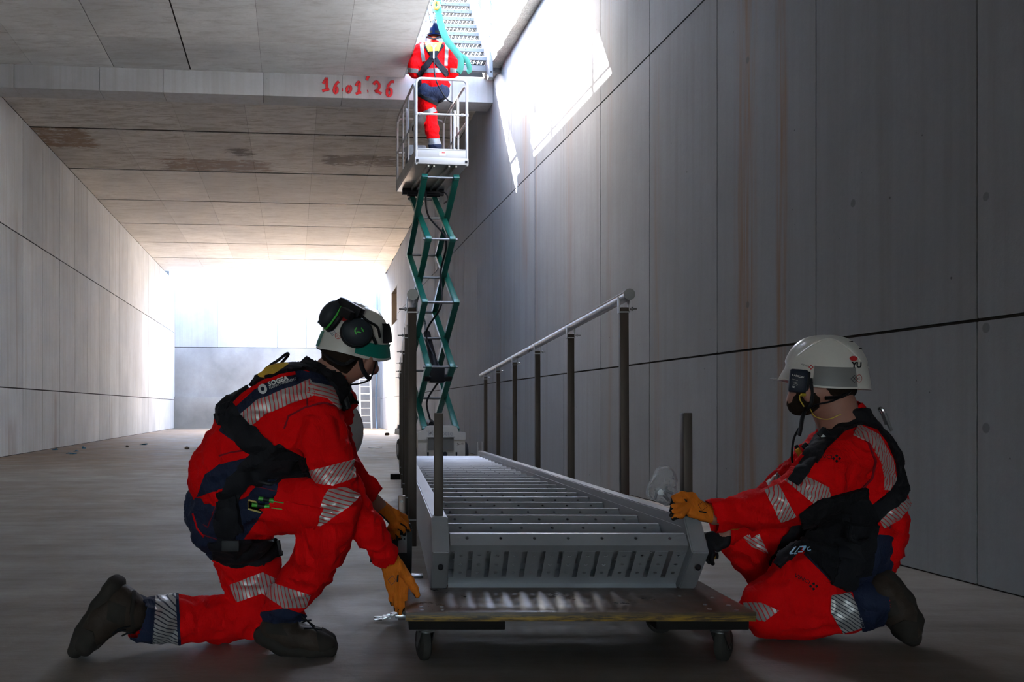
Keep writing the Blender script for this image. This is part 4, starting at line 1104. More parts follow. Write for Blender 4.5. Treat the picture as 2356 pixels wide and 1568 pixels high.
def left_worker():
    # skin: head, neck, forearms; clothing follows as parts
    S = Sdf(.006, .02)
    S.ell(W(808, 802, 3.21), (.080, .088, .102), Matrix.Rotation(R(20), 3, 'Y')).chain(P3([(738, 905, 3.2, 46), (762, 865, 3.2, 44), (790, 835, 3.2, 42)]))
    S.chain(P3([(815, 835, 3.19, 40), (838, 840, 3.22, 26)])).chain(P3([(848, 832, 3.24, 20), (858, 848, 3.27, 14)]))
    S.ell(W(846, 838, 3.135), (.014, .014, .030), Matrix.Rotation(R(25), 3, 'Y'), k=.006)                   # ear
    S.ell(W(872, 822, 3.29), (.012, .014, .016), k=.01)                                                   # nose
    S.cap(W(862, 850, 3.275), W(868, 846, 3.29), .010, .008, k=.008)                                     # lips
    S.chain(P3([(705, 945, 3.2, 50), (740, 900, 3.2, 44)]))
    S.chain(P3([(740, 965, 3.1, 36), (772, 1090, 3.0, 28), (800, 1140, 3.03, 24), (888, 1272, 3.12, 19)])).chain(P3([(765, 935, 3.34, 30), (766, 1000, 3.42, 24), (800, 1095, 3.43, 20), (872, 1162, 3.5, 17)]))
    S.chain(P3([(700, 940, 3.2, 60), (600, 1030, 3.18, 70), (540, 1120, 3.2, 60)]))
    S.chain(P3([(545, 1165, 3.12, 46), (770, 1168, 2.98, 28), (710, 1310, 3.04, 28), (655, 1400, 3.12, 24)])).chain(P3([(550, 1210, 3.3, 44), (588, 1412, 3.34, 30), (400, 1424, 3.22, 28), (310, 1418, 3.14, 26)]))
    v, q = S.mesh(); root = obj('person', mesh_from(v, q, 'person'), m_skin)
    tag(root, 'worker in red hi-vis kneeling on the left with green ear defenders on a white helmet', 'person')
    k = dict(parent=root)
    # jacket
    J = Sdf(.008, .028)
    J.chain(P3([(528, 1096, 3.09, 92), (550, 1080, 3.08, 102), (600, 1012, 3.08, 111), (674, 950, 3.09, 103), (735, 912, 3.15, 62)]))
    J.chain(P3([(532, 1096, 3.27, 90), (558, 1076, 3.28, 98), (606, 1006, 3.28, 106), (684, 940, 3.30, 95), (760, 905, 3.33, 50)]))
    J.chain(P3([(715, 925, 3.18, 72), (742, 882, 3.19, 54), (757, 856, 3.19, 49)]), k=.02)
    J.chain(P3([(718, 955, 3.03, 66), (740, 1008, 2.98, 64), (768, 1092, 2.98, 50), (800, 1142, 3.02, 41), (842, 1212, 3.06, 37), (900, 1300, 3.13, 29)]), k=.022)
    J.chain(P3([(768, 935, 3.36, 52), (762, 1000, 3.42, 42), (798, 1092, 3.42, 35), (842, 1132, 3.46, 31), (890, 1178, 3.52, 24)]))
    a, b = W(842, 1212, 3.06), W(893, 1285, 3.13); J.cut(W(889, 1280, 3.13), (b - a).normalized())
    n = (W(764, 838, 3.19) - W(742, 882, 3.19)).normalized()
    # neckline and far cuff are cut locally by keeping the cutting planes away from the rest
    v, q = J.mesh(.019, (15, 15, 24), 2, True)
    c = v[q].mean(1)
    keep = ~((((c - np.array(W(757, 850, 3.19))) @ np.array(n)) > 0) & (np.abs(c - np.array(W(757, 850, 3.19))).max(1) < .115))
    dfa = (W(890, 1178, 3.52) - W(842, 1132, 3.46)).normalized()
    keep &= ~((((c - np.array(W(880, 1168, 3.51))) @ np.array(dfa)) > 0) & (c[:, 1] > 3.40) & (c[:, 0] > W(850, 0, 3.5).x))
    q = q[keep]; J_ = (v, q); jk = obj('jacket', mesh_from(v, q, 'jacket'), m_red, **k)
    # trousers
    Tr = Sdf(.008, .028)
    Tr.chain(P3([(505, 1160, 3.12, 72), (520, 1185, 3.13, 86), (545, 1200, 3.16, 84)])).chain(P3([(515, 1170, 3.27, 78), (545, 1220, 3.28, 80)]))
    Tr.chain(P3([(545, 1165, 3.08, 78), (640, 1158, 3.02, 68), (720, 1160, 2.98, 58), (778, 1166, 2.96, 50)]))
    Tr.chain(P3([(778, 1170, 2.96, 50), (745, 1245, 2.99, 58), (712, 1310, 3.03, 52), (665, 1372, 3.08, 44), (652, 1412, 3.11, 48)]), k=.02)
    Tr.chain(P3([(548, 1225, 3.3, 78), (576, 1310, 3.31, 66), (592, 1415, 3.33, 54)]))
    Tr.chain(P3([(592, 1422, 3.33, 50), (500, 1424, 3.29, 50), (400, 1424, 3.22, 51), (338, 1421, 3.16, 50), (300, 1412, 3.13, 46)]), k=.018)
    v, q = Tr.mesh(.020, (15, 15, 20), 4, True); c = v[q].mean(1)
    dc = np.array((W(316, 1416, 3.14) - W(400, 1424, 3.22)).normalized())
    keep = ~((((c - np.array(W(314, 1416, 3.14))) @ dc) > 0)); keep &= ~((c[:, 2] < W(0, 1424, 3.1).z) & (c[:, 0] > W(600, 0, 3.1).x) & (c[:, 1] < 3.2) & (c[:, 0] < W(705, 0, 3.1).x))
    q = q[keep]; T_ = (v, q); tr_ = obj('trousers', mesh_from(v, q, 'trousers'), m_red, **k)
    B_ = join_vq(J_, T_)
    s1 = striped('reflective_tape_a', R(10)); s2 = striped('reflective_tape_b', R(75)); s3 = striped('reflective_tape_c', R(-35), per=.011)
    s4 = striped('reflective_tape_d', R(55), red=(.01, .012, .03), per=.011)
    # jacket panels
    add_piece('side_panel', J_, m_navy, jk, poly=[(450, 1150), (472, 1092), (505, 1068), (600, 1045), (610, 1090), (520, 1120)], side=CAM, single='one')
    add_piece('belly_panel', J_, m_blackcloth, jk, poly=[(560, 1062), (640, 1022), (700, 1052), (722, 1110), (640, 1125), (540, 1110)], side=CAM, off=.006, yr=(2.8, 3.2))
    strap('yoke', J_, [(528, 1000), (560, 955), (600, 918), (650, 888), (715, 868), (760, 876)], 50, m_navy, jk, yr=(2.8, 3.3), side=CAM)
    strap('reflective_tape', J_, [(553, 975), (600, 938), (660, 912), (716, 892)], 36, s1, jk, yr=(2.8, 3.3), side=CAM, off=.0045)
    strap('reflective_tape', J_, [(712, 893), (760, 903), (788, 930)], 27, s2, jk, yr=(2.8, 3.3), side=CAM, off=.0045)
    strap('seam', J_, [(654, 985), (664, 957), (700, 937), (745, 926), (786, 938)], 4, m_seam, jk, yr=(2.8, 3.3), side=CAM, off=.0025)
    strap('seam', J_, [(707, 900), (707, 935)], 4, m_seam, jk, yr=(2.8, 3.3), side=CAM, off=.0025)
    strap('seam', J_, [(505, 1048), (530, 1040), (560, 1035)], 3.5, m_seam, jk, yr=(2.8, 3.3), side=CAM, off=.0025)
    add_piece('sleeve_tape', J_, s3, jk, poly=[(712, 1082), (815, 1056), (818, 1097), (766, 1116), (722, 1110)], yr=(2.8, 3.12))
    add_piece('sleeve_tape', J_, s3, jk, poly=[(812, 1138), (824, 1118), (844, 1150), (830, 1166)], yr=(3.3, 3.7))
    bm = nb(); prof = []                                                                  # ribbed collar edge
    # trousers panels
    add_piece('hip_panel', T_, m_navy, tr_, poly=[(400, 1130), (560, 1070), (672, 1085), (636, 1135), (628, 1180), (596, 1228), (480, 1290), (420, 1240)])
    add_piece('cargo_pocket', T_, m_red, tr_, poly=[(600, 1172), (660, 1152), (744, 1168), (724, 1218), (690, 1206)], side=CAM, off=.009, yr=(2.7, 3.2), single='one')
    add_piece('knee_tape', T_, s2, tr_, poly=[(768, 1108), (830, 1138), (802, 1166), (735, 1212), (722, 1204), (746, 1142)], yr=(2.7, 3.08), side=CAM, nmin=-.4)
    add_piece('shin_tape', T_, s1, tr_, poly=[(622, 1338), (714, 1368), (704, 1396), (655, 1398), (606, 1366)], yr=(2.9, 3.2))
    add_piece('cuff_panel', T_, m_navy, tr_, poly=[(600, 1380), (655, 1398), (712, 1388), (712, 1440), (596, 1440)], yr=(2.9, 3.22))
    add_piece('thigh_tape', T_, s1, tr_, poly=[(528, 1345), (604, 1316), (604, 1364), (545, 1384)], yr=(3.2, 3.6))
    add_piece('thigh_tape', T_, s1, tr_, poly=[(604, 1316), (645, 1335), (632, 1388), (604, 1364)], yr=(3.2, 3.6))
    add_piece('ankle_tape', T_, s4, tr_, poly=[(358, 1350), (403, 1350), (410, 1490), (350, 1490)])
    add_piece('cuff_panel', T_, m_navy, tr_, poly=[(300, 1350), (359, 1350), (352, 1490), (300, 1490)])
    add_piece('cuff_line', T_, m_navy, tr_, poly=[(403, 1350), (410, 1350), (416, 1490), (409, 1490)])
    strap('red_piping', T_, [(445, 1180), (455, 1215), (470, 1232)], 3, m_red, tr_, off=.0055); strap('stitching', T_, [(560, 1117), (600, 1121), (640, 1130)], 1.6, m_seam, tr_, off=.0055, side=CAM); strap('stitching', T_, [(470, 1206), (480, 1212), (498, 1160), (515, 1105)], 1.6, m_seam, tr_, off=.0055, side=CAM)
    strap('stitching', T_, [(470, 1228), (500, 1240), (520, 1262)], 1.6, m_seam, tr_, off=.0055, side=CAM)
    # harness
    hn = obj('harness', bm_mesh(piece(B_[0], B_[1], poly=[(483, 1246), (560, 1240), (645, 1240), (648, 1272), (605, 1298), (528, 1302), (492, 1282)], off=.014), 'harness', 'auto', False), m_strap, **k)
    strap('back_strap', J_, [(508, 950), (524, 916), (562, 882), (610, 856), (655, 842), (705, 834), (752, 850), (782, 888), (800, 930)], 32, m_strap, hn, off=.015, yr=(2.8, 3.6))
    strap('side_strap', J_, [(520, 948), (540, 978), (575, 1008), (612, 1045)], 52, m_strap, hn, off=.011, side=CAM)
    strap('hip_strap', B_, [(612, 1040), (575, 1080), (545, 1110), (525, 1150), (518, 1200), (522, 1252)], 44, m_strap, hn, off=.012, side=CAM, yr=(2.7, 3.2))
    strap('waist_strap', B_, [(560, 1095), (630, 1080), (700, 1075)], 44, m_strap, hn, off=.012, side=CAM, yr=(2.7, 3.2))
    add_piece('seat_pad', B_, m_strap, hn, poly=[(505, 1130), (545, 1128), (560, 1215), (528, 1235), (505, 1205)], off=.020, side=CAM, yr=(2.7, 3.2))
    add_piece('yellow_plate', J_, m_gold, hn, poly=[(598, 868), (628, 834), (674, 818), (656, 856), (612, 872)], off=.016)
    bm = nb(); tube(bm, spline([W(626, 850, 3.14), W(620, 842, 3.12), W(640, 828, 3.11), W(660, 813, 3.12), W(662, 818, 3.16), W(644, 838, 3.18), W(628, 852, 3.17)], 5), .005, 8); obj('dorsal_ring', bm, m_black, hn)
    bm = nb(); cyl(bm, W(792, 912, 3.12), W(800, 940, 3.12), .012, seg=12); obj('strap_buckle', bm, m_black, hn)
    bm = nb(); tube(bm, spline([W(585, 1095, 2.96), W(600, 1108, 2.94), W(628, 1112, 2.94), W(648, 1100, 2.96)], 5), .007, 8); obj('hip_ring', bm, m_black, hn)
    bm = nb(); bar(bm, W(503, 1262, 3.1), W(510, 1290, 3.12), .012, .02, bevel=.002); bar(bm, W(640, 1242, 3.2), W(646, 1275, 3.2), .010, .02, bevel=.002); obj('leg_buckle', bm, m_black, hn)
    bm = nb(); box(bm, W(530, 1255, 3.0), (.055, .012, .035), R(0), .003); obj('grey_pad', bm, plain('grey_pad', (.03, .03, .032), .5), hn)
    # lettering on the yoke
    decal('lettering', 'SOGEA', .021, m_whitep, jk, J_, (617, 884), (46, -16), (2.8, 3.35), .015, 1.0, bold=.0008)
    decal('lettering', 'ENVIRONNEMENT', .0112, m_whitep, jk, J_, (619, 893), (60, -22), (2.8, 3.35), .015, 1.0)
    decal('round_emblem', disc_bm(.0145, .0165, 24, .42), .02, m_whitep, jk, J_, (604, 894), (46, -16), (2.8, 3.35), .015, text=False)
    decal('lettering', 'SO', .02, m_whitep, jk, J_, (570, 884), (10, -20), (2.8, 3.6), .021)
    decal('white_stroke', disc_bm(.020, .003, 12), .02, m_whitep, jk, J_, (533, 910), (26, -22), (2.8, 3.6), .021, text=False)
    strap('red_flash', J_, [(536, 934), (562, 908), (602, 882), (642, 867), (678, 860)], 7, m_red, jk, off=.0055, yr=(2.8, 3.3), side=CAM)
    # pens, gauge
    for i, (a, b) in enumerate((((595, 1146), (654, 1156)), ((580, 1160), (650, 1170)))):
        A, Bq = W(a[0], a[1], 2.915), W(b[0], b[1], 2.915); d = Bq - A
        bm = nb(); cyl(bm, A, A + d * .5, .0065, seg=12); pn = obj('marker_pen', bm, plain('pen_green', (.06, .42, .03), .4), tr_)
        bm = nb(); cyl(bm, A + d * .18, A + d * .42, .0068, seg=12); obj('pen_grip', bm, m_black, pn)
        bm = nb(); cyl(bm, A + d * .45, A + d * .58, .0072, seg=12); bar(bm, A + d * .5 + Vector((0, -.006, -.001)), A + d + Vector((0, -.006, 0)), .007, .003, bevel=.001); obj('pen_clip', bm, plain('pen_green_cap', (.05, .38, .03), .4), pn)
    bm = nb()
    for i in range(5): bar(bm, W(571, 1152 + i * 3.8, 2.93), W(612, 1163 + i * 3.8, 2.93), .0035, .012)
    obj('folding_rule', bm, plain('rule_yellow', (.42, .33, .08), .6), tr_)
    bm = nb(); prism(bm, [(0, 0), (1, 0), (1, 1), (0, 1)], 0, 1); bm.free()
    bm = nb(); box(bm, W(708, 1078, 3.02), (.035, .02, .045), bevel=.004); obj('yellow_pouch', bm, m_gold, hn)
    # boots
    bt0 = boot(root, ([(652, 1405, 3.12, 40), (640, 1435, 3.14, 34)], [(622, 1447, 3.14, 24), (672, 1460, 3.14, 27), (720, 1471, 3.14, 25), (752, 1479, 3.14, 20)]),
         [(604, 1460, 3.14, 19), (650, 1482, 3.14, 19), (715, 1490, 3.14, 18), (760, 1489, 3.14, 17)], .030, (0, 1, 0), True,
         [((690, 1420, 3.085), (724, 1440, 3.10)), ((694, 1432, 3.08), (716, 1426, 3.09)), ((700, 1445, 3.08), (740, 1448, 3.10)), ((690, 1412, 3.085), (730, 1452, 3.09))])
    bt1 = boot(root, ([(300, 1412, 3.13, 42), (276, 1372, 3.12, 30)], [(285, 1392, 3.12, 36), (242, 1425, 3.11, 34), (205, 1476, 3.10, 25)]),
         [(266, 1344, 3.12, 20), (236, 1392, 3.12, 19), (200, 1448, 3.11, 19), (182, 1490, 3.10, 18)], .030, (.1, 1, 0), True,
         [((300, 1440, 3.07), (262, 1452, 3.07)), ((290, 1448, 3.07), (245, 1462, 3.07)), ((305, 1455, 3.08), (280, 1462, 3.06))])
    for bb, cp in ((bt0, [(728, 1455), (745, 1440), (790, 1470), (790, 1505), (735, 1500)]), (bt1, [(178, 1440), (215, 1452), (222, 1490), (180, 1525), (150, 1510)])):
        add_piece('toe_cap', bb[1], m_sole, bb[0], poly=cp, off=.003)
    add_piece('ankle_patch', bt0[1], m_sole, bt0[0], poly=[(612, 1435), (640, 1425), (662, 1462), (612, 1455)], off=.0025); add_piece('ankle_patch', bt1[1], m_sole, bt1[0], poly=[(250, 1380), (290, 1395), (285, 1440), (245, 1425)], off=.0025, side=CAM)
    strap('collar_pad', bt0[1], [(612, 1428), (650, 1432), (690, 1424)], 6, m_sole, bt0[0], off=.004); strap('collar_pad', bt1[1], [(308, 1360), (302, 1410), (308, 1455)], 8, m_sole, bt1[0], off=.004)
    # gloves
    g_, gv = hand('glove', root, W(897, 1290, 3.14), W(917, 1342, 3.15), (.12, -1, .12),
         [[W(931, 1366, 3.13), W(931, 1386, 3.135), W(927, 1400, 3.15)], [W(922, 1372, 3.13), W(923, 1394, 3.135), W(920, 1410, 3.15)],
          [W(911, 1370, 3.13), W(912, 1389, 3.135), W(911, 1402, 3.15)], [W(901, 1362, 3.14), W(901, 1377, 3.145), W(903, 1388, 3.16)]],
         [W(942, 1334, 3.11), W(953, 1352, 3.11), W(960, 1368, 3.11)], 1, .030, .042)
    hand('glove', root, W(880, 1168, 3.51), W(905, 1192, 3.53), (.65, -.35, .6),
         [[W(920, 1196, 3.52), W(934, 1204, 3.54), W(940, 1220, 3.57)], [W(914, 1208, 3.50), W(926, 1216, 3.51), W(930, 1228, 3.54)],
          [W(904, 1216, 3.50), W(914, 1226, 3.51), W(918, 1238, 3.54)], [W(894, 1220, 3.50), W(902, 1232, 3.51), W(906, 1242, 3.54)]],
         [W(912, 1182, 3.54), W(930, 1190, 3.58), W(936, 1200, 3.60)], 1, .027, .036)
    decal('glove_print', disc_bm(.014, .017, 4, .85), .02, plain('print_grey', (.16, .07, .05), .7), g_, gv, (902, 1334), (1, .1), (3.0, 3.3), .002, text=False)
    bm = flat_bar(nb(), (0, -.012), (0, .012), .005); decal('glove_print', bm, .02, m_dark, g_, gv, (915, 1330), (1, .1), (3.0, 3.3), .002, text=False)
    # head gear
    Hr = Sdf(.006, .02); Hr.ell(W(802, 804, 3.20), (.086, .094, .104), Matrix.Rotation(R(20), 3, 'Y')); Hr.cap(W(762, 815, 3.17), W(790, 835, 3.14), .03, .02)
    Hr.cut(W(815, 840, 3.19), Vector((.85, .1, -.5))); Hr.cut(W(814, 785, 3.2), Vector((.17, -.05, .98))); v, q = Hr.mesh(.004, (60, 60, 60), 3); obj('hair', mesh_from(v, q, 'hair'), m_hair, **k)
    fw = Vector((.72, .68, -.12)); up = Vector((.17, -.05, .98))
    hl, M, pf_ = helmet(root, W(814, 797, 3.22), fw, up, m_shell, .128, .103, .142, .010, .018, .022)
    hv = vq_of(hl.data)
    m_teal = plain('teal_reflective_band', (.0, .19, .15), .4)
    bm = on_helmet(M, pf_, R(-122), R(-40), .01, .20, .003); tb_ = obj('teal_band', bm, m_teal, hl)
    bm = on_helmet(M, pf_, R(-122), R(-40), -.0, .03, .0045); obj('band_edge', bm, m_shell, tb_)
    bm = on_helmet(M, pf_, R(150), R(172), .02, .22, .003, 5); obj('teal_band', bm, m_teal, hl)
    bm = flat_bar(nb(), (-.010, 0), (.010, 0), .007); flat_bar(bm, (0, .0035), (0, .010), .007); flat_bar(bm, (0, -.010), (0, -.0035), .007); decal('white_cross', bm, .02, m_shell, tb_, hv, (808, 795), (12, 5), (3.0, 3.3), .006, text=False)
    for (x, y, r_, m) in ((766, 765, .011, plain('sticker_blue', (.10, .13, .22), .5)), (778, 772, .011, plain('sticker_red', (.45, .10, .09), .5))):
        decal('round_sticker', disc_bm(r_, r_, 18 if m.name != 'sticker_blue' else 4, .8), .02, m, hl, hv, (x, y), (1, .25), (3.0, 3.3), .004, text=False)
        decal('sticker_print', 'ID' if m.name != 'sticker_blue' else 'X', .012, m, hl, hv, (x - 4, y), (1, .3), (3.0, 3.3), .004)
    decal('red_badge', disc_bm(.011, .008, 20), .02, m_redp, hl, hv, (791, 733), (1, .5), (3.0, 3.3), .004, text=False)
    m_muff = plain('dark_grey_muff', (.030, .036, .045), .42, 0, .1); m_gr = plain('bright_green', (.05, .45, .05), .5)
    def muff(c, ax, r1, r2, r3, ring):
        E = Sdf(.004, .01); z = Vector(ax).normalized(); Rm = frame_of(z); E.ell(c, (r1, r2, r3), Rm); v, q = E.mesh(); mf = obj('ear_muff', mesh_from(v, q, 'ear_muff'), m_muff, hl)
        bm = nb(); pts = [c + Rm @ Vector((math.cos(t) * r1 * .99, math.sin(t) * r2 * .99, ring)) for t in [2 * PI * i / 30 for i in range(30)]]
        tube(bm, pts, .0035, 8, closed=True); obj('green_ring' if ring > .012 else 'rubber_ring', bm, m_gr if ring > .012 else m_black, mf)
        bm = nb(); pts = [c + Rm @ Vector((math.cos(t) * r1 * .90, math.sin(t) * r2 * .90, ring * 1.9)) for t in [2 * PI * i / 24 for i in range(24)]]
        tube(bm, pts, .010, 8, closed=True); obj('cushion', bm, m_black, mf)
        return mf, (v, q)
    m1, mv1 = muff(W(822, 763, 3.085), (-.15, 1, -.05), .050, .046, .026, .010)
    m2, mv2 = muff(W(759, 722, 3.14), (.80, .25, -.55), .042, .050, .030, .014)
    for (x, y, a) in ((818, 757, -60), (826, 764, 10), (818, 764, 70), (834, 758, 60)):
        decal('green_print', disc_bm(.0085, .0025, 8), .02, m_gr, m1, mv1, (x, y), (math.cos(R(a)), math.sin(R(a))), (2.9, 3.3), .002, text=False)
    bm = nb(); bar(bm, W(782, 694, 3.14), W(832, 722, 3.10), .030, .035, bevel=.005); bar(bm, W(786, 714, 3.09), W(810, 728, 3.06), .025, .03, bevel=.005)
    mt = obj('muff_mount', bm, m_black, hl)
    bm = nb(); tube(bm, spline([W(772, 706, 3.13), W(776, 692, 3.14), W(785, 687, 3.14), W(796, 690, 3.14)], 5), .0035, 8); bar(bm, W(770, 693, 3.13), W(777, 700, 3.13), .012, .012); bar(bm, W(731, 740, 3.13), W(740, 742, 3.13), .009, .009); obj('wire_arm', bm, m_black, mt)
    bm = nb(); tube(bm, spline([W(828, 722, 3.09), W(846, 738, 3.08), W(868, 752, 3.1), W(874, 775, 3.13)], 5), .0045, 8); bar(bm, W(842, 742, 3.09), W(866, 792, 3.10), .022, .006, bevel=.002); obj('muff_arm', bm, m_black, mt)
    bm = on_helmet(M, pf_, R(-75), R(-35), .22, .50, .008, 8); obj('visor_mount', bm, m_black, hl)
    bm = nb(); tube(bm, spline([W(829, 825, 3.13), W(833, 845, 3.11), W(842, 862, 3.12), W(852, 872, 3.15)], 5), .008, 8, flat=.4); tube(bm, spline([W(868, 815, 3.2), W(862, 845, 3.2), W(850, 872, 3.17), W(826, 882, 3.16), W(806, 884, 3.18)], 6), .003, 8)
    obj('chin_strap', bm, m_black, hl)
    bm = nb(); tube(bm, spline([W(745, 805, 3.17), W(765, 828, 3.12), W(792, 838, 3.09), (W(812, 828, 3.1))], 5), .013, 8, flat=.5); obj('nape_band', bm, m_black, hl)
    return root
left_worker()
# ---------------------------------------------------------------- the worker kneeling on the right
def right_worker():
    S = Sdf(.006, .02)
    S.ell(W(1893, 880, 3.38), (.098, .080, .112), Matrix.Rotation(R(8), 3, 'Y')).chain(P3([(1935, 985, 3.38, 48), (1918, 935, 3.38, 46), (1900, 895, 3.38, 44)]))
    S.chain(P3([(1870, 900, 3.38, 42), (1848, 918, 3.37, 34), (1838, 926, 3.36, 24)]))                 # jaw and chin
    S.ell(W(1826, 893, 3.37), (.015, .016, .022), k=.01); S.cap(W(1832, 875, 3.37), W(1824, 890, 3.37), .012, .012, k=.012)   # nose
    S.cap(W(1828, 910, 3.37), W(1830, 916, 3.37), .010, .010, k=.008)                                 # lips
    S.ell(W(1857, 906, 3.295), (.016, .012, .030), Matrix.Rotation(R(-10), 3, 'Y'), k=.006)                # ear
    S.cap(W(1836, 868, 3.34), W(1833, 868, 3.33), .011, .009, k=.006)                                 # eye
    S.chain(P3([(1940, 980, 3.4, 50), (1950, 1060, 3.42, 60), (1960, 1160, 3.45, 64), (1960, 1240, 3.45, 60)]))
    S.chain(P3([(1950, 1060, 3.3, 40), (1850, 1137, 3.20, 30), (1735, 1172, 3.22, 24), (1645, 1188, 3.27, 19)]))
    S.chain(P3([(1890, 1085, 3.55, 34), (1800, 1145, 3.6, 26), (1720, 1200, 3.6, 22), (1668, 1232, 3.6, 18)]))
    S.chain(P3([(1955, 1258, 3.38, 44), (1790, 1390, 3.34, 30), (1985, 1394, 3.27, 26), (2030, 1385, 3.26, 24)])).chain(P3([(1940, 1240, 3.55, 44), (1730, 1246, 3.64, 22), (1800, 1375, 3.68, 22)]))
    v, q = S.mesh(); root = obj('person', mesh_from(v, q, 'person'), m_skin)
    tag(root, 'bearded worker in red hi-vis kneeling on the right in a plain white helmet', 'person'); k = dict(parent=root)
    J = Sdf(.008, .028)
    J.chain(P3([(1952, 1010, 3.40, 62), (1960, 1065, 3.36, 92), (1975, 1150, 3.36, 94), (1985, 1230, 3.38, 84), (2000, 1285, 3.38, 52)]))
    J.chain(P3([(1945, 1015, 3.45, 60), (1925, 1070, 3.54, 84), (1925, 1150, 3.54, 92), (1945, 1240, 3.54, 86)]))
    J.chain(P3([(1950, 1010, 3.40, 62), (1940, 975, 3.40, 50), (1938, 955, 3.40, 48)]), k=.02)
    J.chain(P3([(2020, 1180, 3.36, 62), (2015, 1250, 3.36, 55), (2010, 1290, 3.36, 42)]))
    J.chain(P3([(1952, 1058, 3.28, 72), (1895, 1100, 3.22, 66), (1842, 1143, 3.19, 57), (1790, 1160, 3.20, 47), (1735, 1172, 3.22, 42), (1640, 1187, 3.27, 33), (1615, 1190, 3.28, 30)]), k=.022)
    J.chain(P3([(1880, 1070, 3.56, 60), (1800, 1140, 3.6, 46), (1720, 1195, 3.6, 38), (1655, 1232, 3.6, 28)]))
    v, q = J.mesh(.019, (15, 15, 22), 12, True); c = v[q].mean(1)
    kp = ~((c[:, 0] < W(1636, 0, 3.27).x + (c[:, 2] - W(0, 1187, 3.27).z) * -.25) & (c[:, 2] > W(0, 1236, 3.27).z) & (c[:, 1] < 3.5))
    kp &= ~((c[:, 0] < W(1672, 0, 3.6).x) & (c[:, 1] >= 3.5))
    n = (W(1925, 935, 3.4) - W(1945, 985, 3.4)).normalized(); kp &= ~(((c - np.array(W(1927, 943, 3.4))) @ np.array(n) > 0) & (c[:, 2] > W(0, 990, 3.4).z))
    q = q[kp]; J_ = (v, q); jk = obj('jacket', mesh_from(v, q, 'jacket'), m_red, **k)
    Tr = Sdf(.008, .028)
    Tr.chain(P3([(1960, 1240, 3.36, 84), (1965, 1285, 3.36, 74)])).chain(P3([(1940, 1240, 3.52, 80), (1960, 1290, 3.50, 66)]))
    Tr.chain(P3([(1960, 1262, 3.36, 80), (1860, 1340, 3.33, 80), (1775, 1395, 3.33, 66)]))
    Tr.chain(P3([(1768, 1406, 3.33, 60), (1850, 1408, 3.30, 56), (1930, 1402, 3.28, 52), (1985, 1392, 3.27, 48), (2040, 1385, 3.26, 46)]), k=.02)
    Tr.chain(P3([(1945, 1240, 3.55, 78), (1820, 1235, 3.6, 68), (1712, 1244, 3.64, 46)])).chain(P3([(1706, 1248, 3.64, 46), (1745, 1280, 3.66, 52), (1800, 1370, 3.68, 48), (1830, 1400, 3.68, 44)]))
    v, q = Tr.mesh(.018, (15, 15, 20), 14, True); c = v[q].mean(1)
    kp = ~(c[:, 0] > W(2024, 0, 3.26).x) | (c[:, 2] > W(0, 1320, 3.3).z)
    q = q[kp]; T_ = (v, q); tr_ = obj('trousers', mesh_from(v, q, 'trousers'), m_red, **k); B_ = join_vq(J_, T_)
    s1 = striped('reflective_tape_e', R(55)); s2 = striped('reflective_tape_f', R(-20), per=.011); s3 = striped('reflective_tape_g', R(60), red=(.01, .012, .03), per=.011)
    s4 = striped('reflective_tape_h', R(20), grey=(.3, .29, .28))
    add_piece('hip_panel', T_, m_navy, tr_, poly=[(1850, 1275), (1900, 1230), (2060, 1230), (2070, 1345), (1995, 1372), (1925, 1350)], off=.004)
    add_piece('cargo_pocket', T_, m_red, tr_, poly=[(1800, 1300), (1822, 1292), (1918, 1345), (1912, 1370), (1880, 1368), (1802, 1325)], side=CAM, off=.010, yr=(2.9, 3.4), single='one')
    add_piece('knee_tape', T_, s4, tr_, poly=[(1712, 1386), (1752, 1386), (1792, 1404), (1760, 1428), (1716, 1420)], yr=(2.9, 3.6), side=CAM, nmin=-.6)
    add_piece('knee_tape', T_, s1, tr_, poly=[(1696, 1222), (1722, 1208), (1748, 1230), (1768, 1272), (1730, 1258)], yr=(3.3, 3.8), side=CAM, nmin=-.2)
    add_piece('ankle_tape', T_, s3, tr_, poly=[(1912, 1368), (1956, 1364), (1990, 1440), (1940, 1455), (1912, 1410)], side=(0, -1, 0), nmin=-.8, off=.005)
    add_piece('cuff_panel', T_, m_navy, tr_, poly=[(1956, 1340), (2045, 1320), (2048, 1450), (1984, 1450)], off=.005)
    add_piece('sleeve_tape', J_, s2, jk, poly=[(1806, 1104), (1836, 1086), (1906, 1122), (1912, 1150), (1882, 1166)], yr=(2.9, 3.42), off=.004)
    add_piece('sleeve_tape', J_, s2, jk, poly=[(1760, 1128), (1790, 1114), (1832, 1188), (1796, 1200)], yr=(2.9, 3.42), off=.004)
    add_piece('sleeve_tape', J_, s2, jk, poly=[(1764, 1108), (1790, 1088), (1806, 1104), (1774, 1124)], yr=(3.45, 3.8), off=.004)
    strap('shoulder_tape', J_, [(1972, 990), (2012, 1010), (2040, 1060), (2048, 1100), (2046, 1124)], 26, s2, jk, yr=(3.0, 3.7), side=CAM, nmin=-.5, off=.0045)
    strap('waist_tape', J_, [(2030, 1200), (2060, 1182), (2085, 1150)], 28, s1, jk, yr=(3.0, 3.7), side=CAM, nmin=-.4, off=.0045)
    strap('seam', J_, [(1965, 990), (1998, 1018), (2014, 1060), (2006, 1100), (1985, 1122)], 4.5, m_seam, jk, yr=(3.0, 3.5), side=CAM, off=.0025)
    strap('seam', J_, [(2040, 1180), (2048, 1215), (2042, 1260)], 4, m_seam, jk, yr=(3.0, 3.5), side=CAM, off=.0025)
